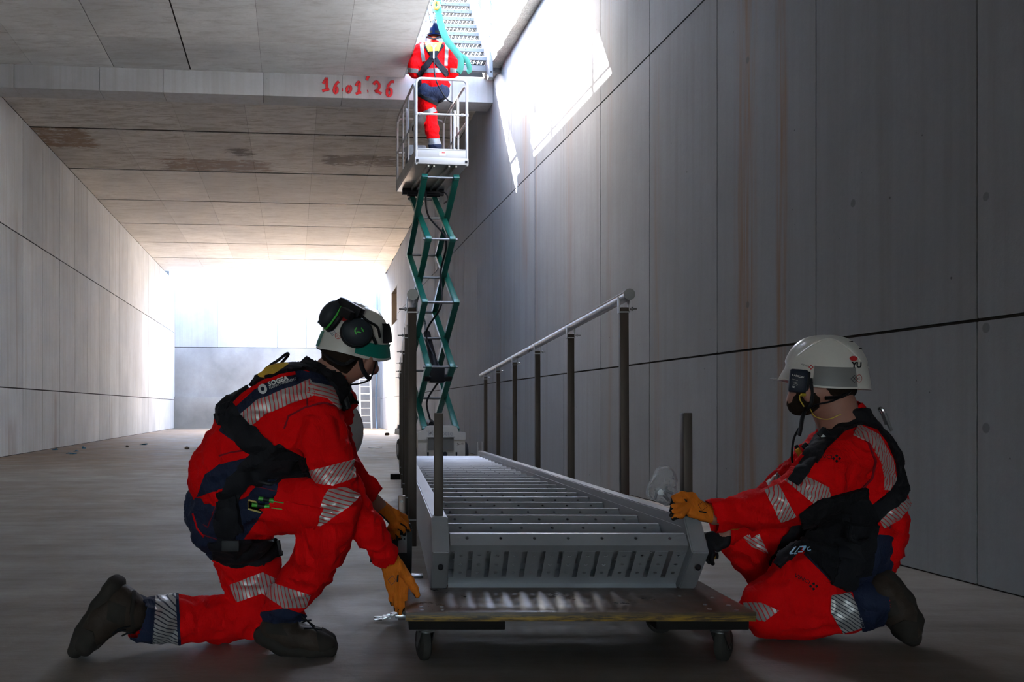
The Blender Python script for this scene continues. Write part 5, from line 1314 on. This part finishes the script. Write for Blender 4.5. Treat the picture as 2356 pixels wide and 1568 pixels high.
    # harness and black pouch round the hips
    hn = strap('harness', J_, [(1868, 1052), (1890, 1018), (1935, 975), (1985, 958), (2030, 972), (2058, 1010), (2078, 1060), (2082, 1100), (2062, 1140), (2000, 1190), (1950, 1210)], 36, m_strap, root, off=.011, yr=(2.9, 3.8), side=CAM, nmin=-.3)
    strap('chest_strap', J_, [(1880, 1035), (1850, 1078), (1828, 1110)], 26, m_strap, hn, off=.012, yr=(2.9, 3.9), side=CAM, nmin=-.5)
    add_piece('hip_pouch', B_, m_blackcloth, hn, poly=[(1842, 1180), (1880, 1150), (1990, 1120), (2020, 1200), (2000, 1320), (1920, 1345), (1850, 1268)], off=.016, side=CAM, nmin=-.1, yr=(2.9, 3.6))
    add_piece('hip_pouch', B_, m_strap, hn, poly=[(1770, 1290), (1835, 1190), (1850, 1200), (1845, 1262), (1800, 1310)], off=.02, side=CAM, yr=(3.2, 3.8))
    strap('leg_strap', B_, [(1945, 1240), (1960, 1290), (1935, 1345)], 50, m_strap, hn, off=.022, side=CAM, yr=(2.9, 3.5))
    add_piece('yellow_plate', J_, m_gold, hn, poly=[(2006, 960), (2022, 952), (2050, 975), (2078, 1012), (2066, 1022), (2040, 992)], off=.018, yr=(3.0, 3.8), nmin=-.5, side=CAM)
    bm = nb(); tube(bm, spline([W(2038, 975, 3.34), W(2030, 950, 3.33), W(2024, 940, 3.33), W(2032, 945, 3.32), W(2050, 990, 3.33)], 5), .006, 8); obj('dorsal_ring', bm, m_chrome, hn)
    bm = nb(); box(bm, W(1858, 1030, 3.30), (.04, .014, .022), Matrix.Rotation(R(40), 3, 'Y'), .004); box(bm, W(1898, 1000, 3.28), (.05, .010, .034), Matrix.Rotation(R(42), 3, 'Y'), .003); obj('buckle', bm, m_black, hn)
    bm = nb(); box(bm, W(1894, 1004, 3.268), (.012, .002, .012), Matrix.Rotation(R(42), 3, 'Y')); obj('buckle_label', bm, m_whitep, hn)
    bm = nb(); tube(bm, spline([W(1958, 1210, 3.18), W(1955, 1238, 3.16), W(1975, 1248, 3.16), W(1995, 1240, 3.18)], 5), .007, 8); obj('hip_ring', bm, m_black, hn)
    bm = nb(); tube(bm, spline([W(1838, 985, 3.36), W(1826, 1010, 3.35), (W(1822, 1050, 3.36)), W(1826, 1075, 3.38)], 6), .004, 8); tube(bm, spline([W(1832, 1025, 3.34), W(1838, 1036, 3.33), W(1842, 1048, 3.33)], 4), .007, 8); obj('neck_cord', bm, m_black, hn)
    bm = nb(); box(bm, W(1838, 1040, 3.325), (.018, .01, .03), Matrix.Rotation(R(-30), 3, 'Y'), .004); obj('yellow_tag', bm, m_gold, hn)
    bm = nb(); box(bm, W(1842, 1200, 3.25), (.05, .02, .014), bevel=.003); obj('blue_pouch_lip', bm, plain('blue_plastic', (.02, .10, .25), .4), hn)
    m_bw = plain('pale_blue_print', (.35, .62, .85), .5)
    bm = nb()
    for (a, b, c, d, w) in ((0, 0, 14, 17, 4), (0, 0, 9, 1, 3), (10, 0, 24, 17, 2), (10, 0, 17, 1, 3), (24, 16, 38, 17, 3), (36, 16, 30, 8, 5), (19, 4, 30, 5, 3), (40, 12, 46, 16, 2), (42, 7, 49, 9, 2), (42, 7, 40, 12, 1.5)):
        flat_bar(bm, (a / 696, b / 696), (c / 696, d / 696), w / 696)
    decal('pale_print', bm, .012, m_bw, hn, B_, (1817, 1273), (1, 0), (2.9, 3.42), .042, text=False)
    decal('lettering', 'VINCI', .0175, m_dark, jk, J_, (1876, 1048), (45, 4), (2.9, 3.42), .009, 1.25)
    for dx, dy in ((-7, 0), (0, -6), (0, 6), (7, 0)):
        decal('emblem_square', disc_bm(.0055, .0055, 4), .02, m_dark, jk, J_, (1925 + dx, 1054 + dy), (1, .1), (2.9, 3.42), .008, text=False)
    decal('lettering', 'VINCI', .0185, m_dark, tr_, T_, (1828, 1322), (40, 20), (2.9, 3.42), .018, 1.2)
    for dx, dy in ((-7, 0), (0, -6), (0, 6), (7, 0)):
        decal('emblem_square', disc_bm(.0055, .0055, 4), .02, m_dark, tr_, T_, (1872 + dx, 1348 + dy), (1, .4), (2.9, 3.42), .013, text=False)
    b0 = boot(root, ([(2030, 1385, 3.26, 42), (2035, 1370, 3.26, 40)], [(2030, 1352, 3.26, 34), (2062, 1400, 3.26, 34), (2084, 1448, 3.25, 26)]),
         [(2042, 1330, 3.26, 19), (2072, 1372, 3.26, 19), (2094, 1420, 3.25, 19), (2090, 1464, 3.25, 18)], .030, (.1, 1, 0), True, None)
    add_piece('toe_cap', b0[1], m_sole, b0[0], poly=[(2050, 1440), (2080, 1425), (2110, 1430), (2110, 1490), (2055, 1490)], off=.003); add_piece('ankle_patch', b0[1], m_sole, b0[0], poly=[(2030, 1385), (2060, 1380), (2070, 1410), (2035, 1425)], off=.003, side=CAM)
    boot(root, ([(1835, 1395, 3.68, 34), (1825, 1412, 3.68, 30)], [(1850, 1418, 3.68, 20), (1800, 1426, 3.66, 20), (1765, 1430, 3.64, 16)]),
         [(1850, 1426, 3.68, 12), (1800, 1432, 3.66, 10), (1765, 1434, 3.64, 9)], .030, (0, 1, 0), True, None)
    # gloves: near hand flat on the stringer, far hand on the jack
    g_, gv = hand('glove', root, W(1634, 1181, 3.275), W(1592, 1166, 3.275), (-.1, -.75, .66),
         [[W(1566, 1150, 3.29), W(1553, 1151, 3.30), W(1546, 1160, 3.31)], [W(1562, 1163, 3.265), W(1549, 1165, 3.265), W(1545, 1174, 3.27)],
          [W(1564, 1175, 3.245), W(1551, 1177, 3.245), W(1545, 1185, 3.25)], [W(1568, 1185, 3.225), W(1556, 1187, 3.225), W(1549, 1192, 3.23)]],
         [W(1592, 1142, 3.30), W(1570, 1138, 3.31), W(1550, 1144, 3.31)], 1, .030, .040, cuff=.085)
    decal('glove_print', disc_bm(.017, .017, 4, .9), .02, m_dark, g_, gv, (1617, 1163), (1, .2), (3.1, 3.5), .003, text=False); bm = flat_bar(nb(), (-.013, 0), (.013, 0), .005); decal('glove_print', bm, .02, m_dark, g_, gv, (1617, 1177), (1, .2), (3.1, 3.5), .003, text=False)
    o, _ = hand('glove', root, W(1672, 1232, 3.6), W(1640, 1246, 3.6), (.2, -.6, .75),
         [[W(1622, 1252, 3.62), W(1614, 1264, 3.64), W(1620, 1276, 3.66)], [W(1626, 1262, 3.6), W(1618, 1274, 3.61), W(1624, 1286, 3.63)],
          [W(1632, 1270, 3.58), W(1626, 1283, 3.59), W(1632, 1293, 3.61)], [W(1640, 1274, 3.56), W(1636, 1286, 3.57), W(1640, 1296, 3.59)]],
         [W(1640, 1232, 3.63), W(1622, 1232, 3.65), W(1612, 1240, 3.66)], 1, .034, .044, cuff=.09)
    o.data.materials[0] = m_grip
    # head gear
    Br = Sdf(.005, .014); Br.chain(P3([(1862, 918, 3.35, 28), (1845, 928, 3.35, 26), (1834, 932, 3.36, 20)])).chain(P3([(1826, 912, 3.37, 10), (1828, 930, 3.37, 14)])).cap(W(1850, 905, 3.32), W(1846, 925, 3.33), .02, .022)
    v, q = Br.mesh(.006, (90, 90, 90), 7); obj('beard', mesh_from(v, q, 'beard'), m_hair, **k)
    Hr = Sdf(.006, .02); Hr.ell(W(1902, 880, 3.38), (.100, .086, .100)); Hr.cut(W(1878, 890, 3.38), (-1, 0, .1)); Hr.cut(W(1900, 925, 3.38), (0, 0, -1)); v, q = Hr.mesh(.004, (60, 60, 60), 3); obj('hair', mesh_from(v, q, 'hair'), m_hair, **k)
    fw = Vector((-.93, .34, .03)); up = Vector((.10, -.02, .99))
    hl, M, pf_ = helmet(root, W(1901, 868, 3.38), fw, up, m_shell, .140, .112, .145, .014, .030, .030)
    hv = vq_of(hl.data); KW = dict(off=.008); yr = (3.15, 3.5)
    bm = on_helmet(M, pf_, R(70), R(128), .02, .26, .004); obj('grey_panel', bm, m_shell_d, hl)
    bm = on_helmet(M, pf_, R(60), R(178), .26, .285, .005); obj('rim_line', bm, m_shell, hl)
    bm = nb(); pts = [M @ pf_(R(40 + 100 * i / 24), .35 + .42 * math.sin(PI * i / 24), .001) for i in range(25)]; tube(bm, pts, .0035, 6); obj('shell_ridge', bm, m_shell, hl)
    for th, v0, v1 in ((150, .70, .72), (165, .55, .57)):
        bm = on_helmet(M, pf_, R(th - 8), R(th + 8), v0, v1, .0035, 4, 1); obj('vent_slot', bm, m_hole, hl)
    decal('lettering', 'VINCI', .0095, m_dark, hl, hv, (1842, 837), (16, 5), yr, sx=1.2, **KW)
    for dx, dy in ((-4, 0), (0, -4), (0, 4), (4, 0)): decal('emblem_square', disc_bm(.0032, .0032, 4), .02, m_redp, hl, hv, (1866 + dx, 844 + dy), (1, .2), yr, text=False, **KW)
    decal('red_badge', disc_bm(.0145, .0085, 20), .02, m_redp, hl, hv, (1964, 824), (1, .05), yr, text=False, **KW)
    decal('lettering', 'YU', .026, m_dark, hl, hv, (1960, 839), (1, .05), yr, bold=.0012, **KW)
    decal('diamond_sticker', disc_bm(.014, .014, 4, .8), .02, plain('sticker_black', (.06, .06, .07), .5), hl, hv, (1966, 871), (1, 0), yr, text=False, **KW)
    decal('sticker_print', 'X', .016, m_dark, hl, hv, (1962, 871), (1, 0), yr, **KW)
    decal('round_sticker', disc_bm(.010, .014, 20, .82), .02, plain('sticker_red2', (.40, .05, .04), .5), hl, hv, (1977, 870), (1, 0), yr, text=False, **KW)
    decal('sticker_print', 'E', .013, m_redp, hl, hv, (1975, 870), (1, 0), yr, **KW)
    # clear peak, sensor box, straps, ear plug cord
    bm = nb(); g = [[bm.verts.new(M @ Vector((.130 * math.cos(a) + .02 + .035 * r, .095 * math.sin(a), -.006 + .012 * r * 0 - .012 * abs(math.sin(a)) ** 2))) for a in [R(-65 + 130 * i / 16) for i in range(17)]] for r in (0, .5, 1)]
    for j in range(2):
        for i in range(16): bm.faces.new((g[j][i], g[j][i + 1], g[j + 1][i + 1], g[j + 1][i]))
    pk = obj('clear_peak', bm, m_visor, hl); so = pk.modifiers.new('thickness', 'SOLIDIFY'); so.thickness = .003
    bm = nb(); box(bm, (0, 0, 0), (.058, .028, .080), bevel=.007); bm.transform(Matrix.Translation(W(1836, 876, 3.285)) @ Matrix.Rotation(R(6), 4, 'Y') @ Matrix.Rotation(R(-18), 4, 'Z')); sb = obj('sensor_box', bm, plain('dark_blue_plastic', (.012, .016, .028), .45), hl)
    bm = nb(); box(bm, (0, 0, 0), (.020, .030, .078), bevel=.006); bm.transform(Matrix.Translation(W(1855, 880, 3.30)) @ Matrix.Rotation(R(6), 4, 'Y') @ Matrix.Rotation(R(-18), 4, 'Z')); obj('box_rear', bm, m_black, sb)
    sv = vq_of(sb.data)
    for i, (tx, y, sz) in enumerate((('KARROW', 862, .0095), ('CE', 889, .008))):
        decal('label_print', tx, sz, m_whitep, sb, sv, (1822, y), (1, .22), (3.1, 3.4), off=.0015)
    for (x, y, w) in ((1829, 873, .020), (1829, 879, .016), (1830, 882, .018), (1829, 885, .014)):
        bm = flat_bar(nb(), (-w / 2, 0), (w / 2, 0), .0010); decal('label_print', bm, .02, m_shell_d, sb, sv, (x, y), (1, .3), (3.1, 3.4), off=.0015, text=False)
    bm = nb(); tube(bm, spline([W(1866, 870, 3.30), W(1868, 915, 3.285), W(1862, 935, 3.29), W(1850, 950, 3.32)], 6), .0065, 8, flat=.5)
    tube(bm, spline([W(1945, 905, 3.29), W(1915, 922, 3.275), W(1880, 930, 3.28), W(1858, 942, 3.30)], 6), .0065, 8, flat=.5)
    tube(bm, spline([W(1852, 945, 3.30), W(1846, 960, 3.30), W(1842, 985, 3.31), W(1838, 1000, 3.32)], 6), .011, 8, flat=.5); obj('chin_strap', bm, m_black, hl)
    bm = nb(); tube(bm, spline([W(1845, 907, 3.28), W(1840, 910, 3.28), W(1841, 920, 3.28), W(1850, 935, 3.28)], 6), .0022, 8); tube(bm, spline([W(1864, 940, 3.28), W(1876, 958, 3.28), W(1905, 964, 3.27), W(1935, 952, 3.27)], 6), .0016, 6); cyl(bm, W(1844, 907, 3.28), W(1852, 908, 3.285), .006, seg=10)
    obj('ear_plug_cord', bm, plain('yellow_cord', (.5, .36, .03), .5), hl)
    bm = nb(); tube(bm, spline([W(1955, 895, 3.32), W(1970, 888, 3.35), W(1968, 905, 3.34), W(1955, 912, 3.33)], 5), .0035, 8)
    tube(bm, spline([W(1900, 915, 3.29), W(1935, 912, 3.29), W(1958, 895, 3.34)], 5), .011, 8, flat=.6); obj('nape_strap', bm, m_black, hl)
    return root
right_worker()
# ---------------------------------------------------------------- the worker on the lift platform
def top_worker():
    D = 13.95
    def Q(a): return [(W(x, y, D + dy), r / F * D) for (x, y, dy, r) in a]
    S = Sdf(.016, .03); S.ell(W(998, 74, D), (.088, .10, .12)); S.chain(Q([(997, 88, 0, 8), (997, 105, 0, 9)])); S.chain(Q([(998, 120, 0, 15), (997, 200, 0, 15)]))
    S.chain(Q([(965, 118, 0, 8), (951, 158, .02, 6), (965, 172, .35, 5)])).chain(Q([(1034, 118, 0, 8), (1046, 158, .02, 6), (1036, 168, .35, 5)]))
    S.chain(Q([(986, 215, 0, 12), (990, 270, .05, 8), (1001, 338, 0, 7)])).chain(Q([(982, 215, .1, 12), (972, 262, .35, 8), (968, 278, -.05, 6)]))
    for x in (992, 1009): S.ell(W(x - 1, 78, D), (.014, .012, .03))
    v, q = S.mesh(); root = obj('person', mesh_from(v, q, 'person'), m_skin); tag(root, 'worker in red hi-vis and blue helmet standing on the raised lift platform, back turned', 'person')
    J = Sdf(.014, .04); J.chain(Q([(975, 122, 0, 22), (1022, 122, 0, 22)])).chain(Q([(985, 128, .02, 26), (1012, 128, .02, 26), (1000, 165, .02, 28), (1000, 196, .02, 27)])).chain(Q([(978, 196, .02, 18), (1018, 196, .02, 18)]))
    J.chain(Q([(968, 118, 0, 17), (955, 150, 0, 15), (955, 165, .05, 14), (972, 174, .35, 10)])).chain(Q([(1030, 118, 0, 17), (1042, 150, 0, 15), (1042, 163, .05, 14), (1028, 172, .35, 10)])); J.chain(Q([(998, 106, 0, 13), (998, 96, 0, 11)]), k=.02); J.cut(W(998, 94, D), (0, 0, 1)); J.cut(W(0, 211, D), (0, 0, -1))
    v, q = J.mesh(.018, (7, 7, 12), 21, True); J_ = (v, q); m_red2 = m_red; jk = obj('jacket', mesh_from(v, q, 'jacket'), m_red2, root)
    Tr = Sdf(.014, .035); Tr.chain(Q([(980, 212, 0, 21), (1012, 212, 0, 21)])).chain(Q([(984, 222, .02, 22), (988, 262, .06, 16), (994, 300, .04, 15), (1001, 336, 0, 14)])).chain(Q([(984, 218, .1, 22), (976, 250, .32, 16), (970, 268, .2, 12), (966, 280, -.02, 11)]))
    v, q = Tr.mesh(.02, (7, 7, 10), 23, True); T_ = (v, q); tr_ = obj('trousers', mesh_from(v, q, 'trousers'), m_red2, root)
    m_sil = plain('silver_tape', (.22, .215, .21), .4, .2, .05)
    add_piece('hip_panel', T_, m_navy, tr_, poly=[(950, 190), (1040, 190), (1036, 228), (1018, 236), (1000, 243), (985, 234), (958, 226)], off=.006)
    add_piece('thigh_tape', T_, m_sil, tr_, poly=[(970, 258), (998, 246), (1004, 256), (975, 268)], off=.006, side=CAM, yr=(13.5, 14.15))
    add_piece('ankle_tape', T_, m_sil, tr_, poly=[(984, 319), (1018, 317), (1018, 331), (984, 333)], off=.006)
    add_piece('cuff_panel', T_, m_navy, tr_, poly=[(984, 333), (1020, 331), (1022, 352), (984, 352)], off=.006)
    for a, b in (((970, 102), (975, 140)), ((1028, 102), (1026, 150))): strap('shoulder_tape', J_, [a, b], 8, m_sil, jk, off=.008, side=CAM)
    add_piece('back_tape', J_, m_sil, jk, poly=[(968, 157), (1030, 157), (1030, 167), (968, 167)], off=.008, side=CAM)
    for x in (940, 1036): add_piece('sleeve_tape', J_, m_sil, jk, poly=[(x, 156), (x + 22, 158), (x + 22, 168), (x, 166)], off=.007)
    hn = strap('harness', J_, [(980, 104), (996, 128), (1008, 148), (1028, 172)], 12, m_strap, root, off=.02, side=CAM)
    strap('back_strap', J_, [(1016, 104), (998, 128), (984, 150), (964, 172), (964, 205)], 12, m_strap, hn, off=.022, side=CAM)
    add_piece('yellow_plate', J_, m_gold, hn, poly=[(978, 101), (1017, 101), (1010, 120), (985, 120)], off=.032, side=CAM)
    add_piece('pad', J_, m_strap, hn, poly=[(986, 119), (1009, 119), (1004, 137), (992, 137)], off=.035, side=CAM)
    strap('leg_strap', T_, [(960, 214), (985, 228), (1006, 240), (1024, 226)], 7, m_strap, hn, off=.02, side=CAM)
    bm = nb(); tube(bm, spline([W(998, 110, D - .22), W(1000, 170, D - .26), W(1010, 200, D - .26), W(1028, 228, D - .25), W(1042, 236, D - .2)], 5), .010, 8); obj('lanyard', bm, m_black, hn)
    bm = nb(); tube(bm, [W(993, 104, D - .2), W(998, 112, D - .24), W(1003, 104, D - .2)], .012, 8); box(bm, W(998, 122, D - .24), (.02, .03, .16)); obj('back_ring', bm, m_chrome, hn)
    bt = Sdf(.012, .03); bt.chain(Q([(1001, 344, 0, 8), (1002, 349, .1, 8)])).cut(W(0, 352.5, D), (0, 0, -1)); v, q = bt.mesh(); obj('boot', mesh_from(v, q, 'boot'), m_leather, root)
    bt = Sdf(.012, .03); bt.chain(Q([(968, 272, -.10, 13), (962, 284, -.14, 12), (958, 297, -.12, 10)])); v, q = bt.mesh(); obj('boot', mesh_from(v, q, 'boot'), m_leather, root)
    m_blue = plain('blue_helmet_shell', (.0004, .0035, .020), .6, spec=.03)
    Hr = Sdf(.010, .02); Hr.ell(W(998, 76, D), (.096, .108, .122)); Hr.cut(W(0, 88, D), (0, 0, -1)); Hr.cut((0, D + .03, 0), (0, 1, 0)); v, q = Hr.mesh(); obj('hair', mesh_from(v, q, 'hair'), plain('brown_hair', (.02, .012, .008), .9, spec=.05), root)
    hl, M, pf_ = helmet(root, W(999, 80, D), Vector((.10, 1, .1)), Vector((0, -.1, 1)), m_blue, .145, .112, .165, .02, .02, .02, res=(40, 14))
    bm = on_helmet(M, pf_, R(100), R(260), .05, .17, .006, 12, 2); obj('silver_band', bm, plain('helmet_silver_band', (.007, .0075, .008), .6, spec=.03), hl)
    bm = on_helmet(M, pf_, R(172), R(188), -.0, .30, .010, 4, 2); obj('badge', bm, m_blue, hl)
    bm = nb(); tube(bm, spline([W(984, 84, D - .06), W(998, 90, D - .11), W(1012, 84, D - .06)], 5), .014, 8); obj('nape_strap', bm, m_black, hl)
top_worker()

# ---------------------------------------------------------------- round grey disc sign behind the left worker
sgn = thing('round_mirror', 'pale grey round convex mirror on a thin stand behind the left worker', 'mirror', W(745, 939 + .808 * F / 5.0, 5.0), world_axes=True)
m_disc = plain('grey_sheet', (.42, .43, .44), .35, .1, .04, 3)
c = W(772, 990, 5.0); Rz = Matrix.Rotation(R(-32), 3, 'Z')
bm = nb(); n = 48
rings = []
for r_, d in ((0, -.030), (.07, -.026), (.13, -.014), (.168, .0), (.172, .006), (.168, .012), (0, .012)):
    rings.append([bm.verts.new(c + Rz @ Vector((r_ * math.cos(2 * PI * k / n), d, r_ * math.sin(2 * PI * k / n)))) for k in range(n)])
for A, B in zip(rings[:-1], rings[1:]):
    for k in range(n): bm.faces.new((A[k], A[(k + 1) % n], B[(k + 1) % n], B[k]))
bmesh.ops.remove_doubles(bm, verts=bm.verts, dist=1e-5); obj('mirror_face', bm, m_disc, sgn)
bm = nb(); tube(bm, [c + Vector((0, .02, 0)), W(750, 1020, 5.03), W(745, 1100, 5.03), W(745, 1290, 5.0)], .010, 10); obj('pole', bm, m_galv_d, sgn)
bm = nb(); b0 = W(745, 939 + .808 * F / 5.0, 5.0); cyl(bm, b0, b0 + Vector((0, 0, .02)), .10, seg=24); obj('foot', bm, m_galv_d, sgn)

# ---------------------------------------------------------------- bag of fittings on the stringer
bag = thing('plastic_bag', 'clear plastic bag of metal fittings on the right side of the lying staircase', 'bag', W(1525, 1155, 3.55), world_axes=True)
q_ = NT('clear_polythene'); lw = q_.n.new('ShaderNodeLayerWeight'); lw.inputs[0].default_value = .45
nz = q_.noise(q_.pos(), 38, 6, .7, 1.5); q_.set(Base_Color=(.85, .9, .97), Roughness=.12, Alpha=q_.math('ADD', q_.rng(lw.outputs['Facing'], .2, .9, .14, .6), q_.rng(nz, .55, .68, 0, .35)))
q_.b.inputs['Specular IOR Level'].default_value = .9; q_.bump(nz, 1.0, .02); m_poly = q_.m
Bg = Sdf(.006, .02); Bg.chain(P3([(1522, 1128, 3.55, 30), (1530, 1100, 3.55, 26), (1530, 1082, 3.56, 10)])).chain(P3([(1510, 1135, 3.55, 18), (1535, 1138, 3.55, 22)])); v, q = Bg.mesh(.014, (18, 18, 14), 31, True)
obj('film', mesh_from(v, q, 'film'), m_poly, bag)
for i in range(7):
    bm = nb(); p = W(1506 + random.uniform(0, 34), 1122 + random.uniform(0, 22), 3.55 + random.uniform(-.02, .03)); d = Vector((random.uniform(-1, 1), random.uniform(-1, 1), random.uniform(-.6, .6))).normalized()
    cyl(bm, p - d * .017, p + d * .017, .006, seg=8); cyl(bm, p + d * .012, p + d * .019, .012, seg=6); obj('fitting', bm, m_galv, bag)

# ---------------------------------------------------------------- ladder on the back wall
lad = thing('ladder', 'white aluminium ladder leaning on the sunlit back wall of the pit', 'ladder', W(842, 990, 38.3), world_axes=True)
m_lad = plain('ladder_white', (.62, .64, .66), .4, .3)
A0, A1, B0, B1 = W(830, 989, 37.9), W(855, 989, 37.9), W(820, 632, 39.2), W(845, 632, 39.2)
for a, b in ((A0, B0), (A1, B1)):
    bm = nb(); bar(bm, a, b, .06, .08); obj('rail', bm, m_lad, lad)
for i in range(1, 22):
    t = i / 22; bm = nb(); cyl(bm, A0.lerp(B0, t), A1.lerp(B1, t), .022, seg=8); obj('rung', bm, m_lad, lad)
bm = nb(); tube(bm, spline([W(866, 660, 39), W(868, 800, 38.9), W(866, 900, 38.8), W(866, 960, 38.6), W(868, 988, 38.2)], 6), .04, 8); o = obj('hose', bm, plain('grey_blue_hose', (.12, .18, .24), .6)); tag(o, 'grey hose hanging down the back wall to the right of the ladder', 'hose')

# ---------------------------------------------------------------- litter and stones on the floor
def on_floor(px, py): Y = H * F / (py - PY); return W(px, py, Y)
m_bluel = plain('blue_litter', (.01, .11, .20), .5); m_stone = plain('stone', (.12, .09, .065), .9, var=.3)
m_wht = plain('white_flake', (.62, .61, .58), .7)
for (x, y, w, h, lab) in ((128 * 1.0, 1034.5, 10, 6, 'small blue scrap on the floor nearest the left wall corner'), (166, 1044, 28, 4, 'long flat blue scrap lying on the floor near the left wall'), (176, 1038, 8, 5, 'small blue scrap just behind the long flat blue scrap'),
      (192, 1031, 9, 8, 'crumpled blue scrap farthest back of the group by the left wall'), (330, 1023, 20, 5, 'blue scrap lying alone on the floor towards the back wall')):
    p = on_floor(x, y); s = p.y / F; bm = nb()
    for i in range(3): box(bm, p + Vector((random.uniform(-.25, .25) * w * s, 0, (.006 + .3 * h * s * (i == 2)))), (w * s * (.8 - .2 * i), .10, h * s * .35), Matrix.Rotation(random.uniform(-.5, .5), 3, 'Z') @ Matrix.Rotation(random.uniform(-.3, .3), 3, 'Y'), .003)
    tag(obj('scrap', bm, m_bluel), lab, 'litter', 'blue scraps near the left wall')
for (x, y, r_, lab) in ((293, 1028.5, 3, 'tiny dark stone on the floor left of the larger stone'), (430, 1033, 5, 'dark stone on the floor just left of the kneeling left worker'), (890, 1001, 5, 'brown stone on the floor just left of the lift'), (866, 942, 0, '')):
    if not r_: continue
    p = on_floor(x, y); s = p.y / F * r_; bm = nb(); bmesh.ops.create_icosphere(bm, subdivisions=2, radius=1)
    for v_ in bm.verts: v_.co = p + Vector((v_.co.x * s * 1.2, v_.co.y * s, (v_.co.z * .7 + .6) * s)) * 1 + Vector([random.uniform(-.12, .12) * s for _ in range(3)])
    tag(obj('stone', bm, m_stone), lab, 'stone', 'loose stones on the floor')
for (x, y, w, d, lab) in ((862, 1030, 17, .35, 'white splash on the floor behind the round mirror'),):
    p = on_floor(x, y); s = p.y / F; bm = nb(); pts = []
    for k in range(22): a = 2 * PI * k / 22; rr_ = random.uniform(.6, 1.05); pts.append((p.x + math.cos(a) * w * s * rr_, p.y + math.sin(a) * d * rr_))
    prism(bm, pts, .0005, .005, 2); tag(obj('plaster_splash', bm, m_wht), lab, 'plaster splash')
# flat steel key lying behind the trolley's left end
bm = nb(); bar(bm, W(940, 1318, 3.9) * 1, W(964, 1322, 3.85), .03, .012, bevel=.002); 
for v_ in bm.verts: v_.co.z = v_.co.z - W(950, 1320, 3.87).z + .020
tag(obj('steel_plate', bm, m_chrome), 'short bright steel plate on the floor between hand jack and staircase', 'steel plate')
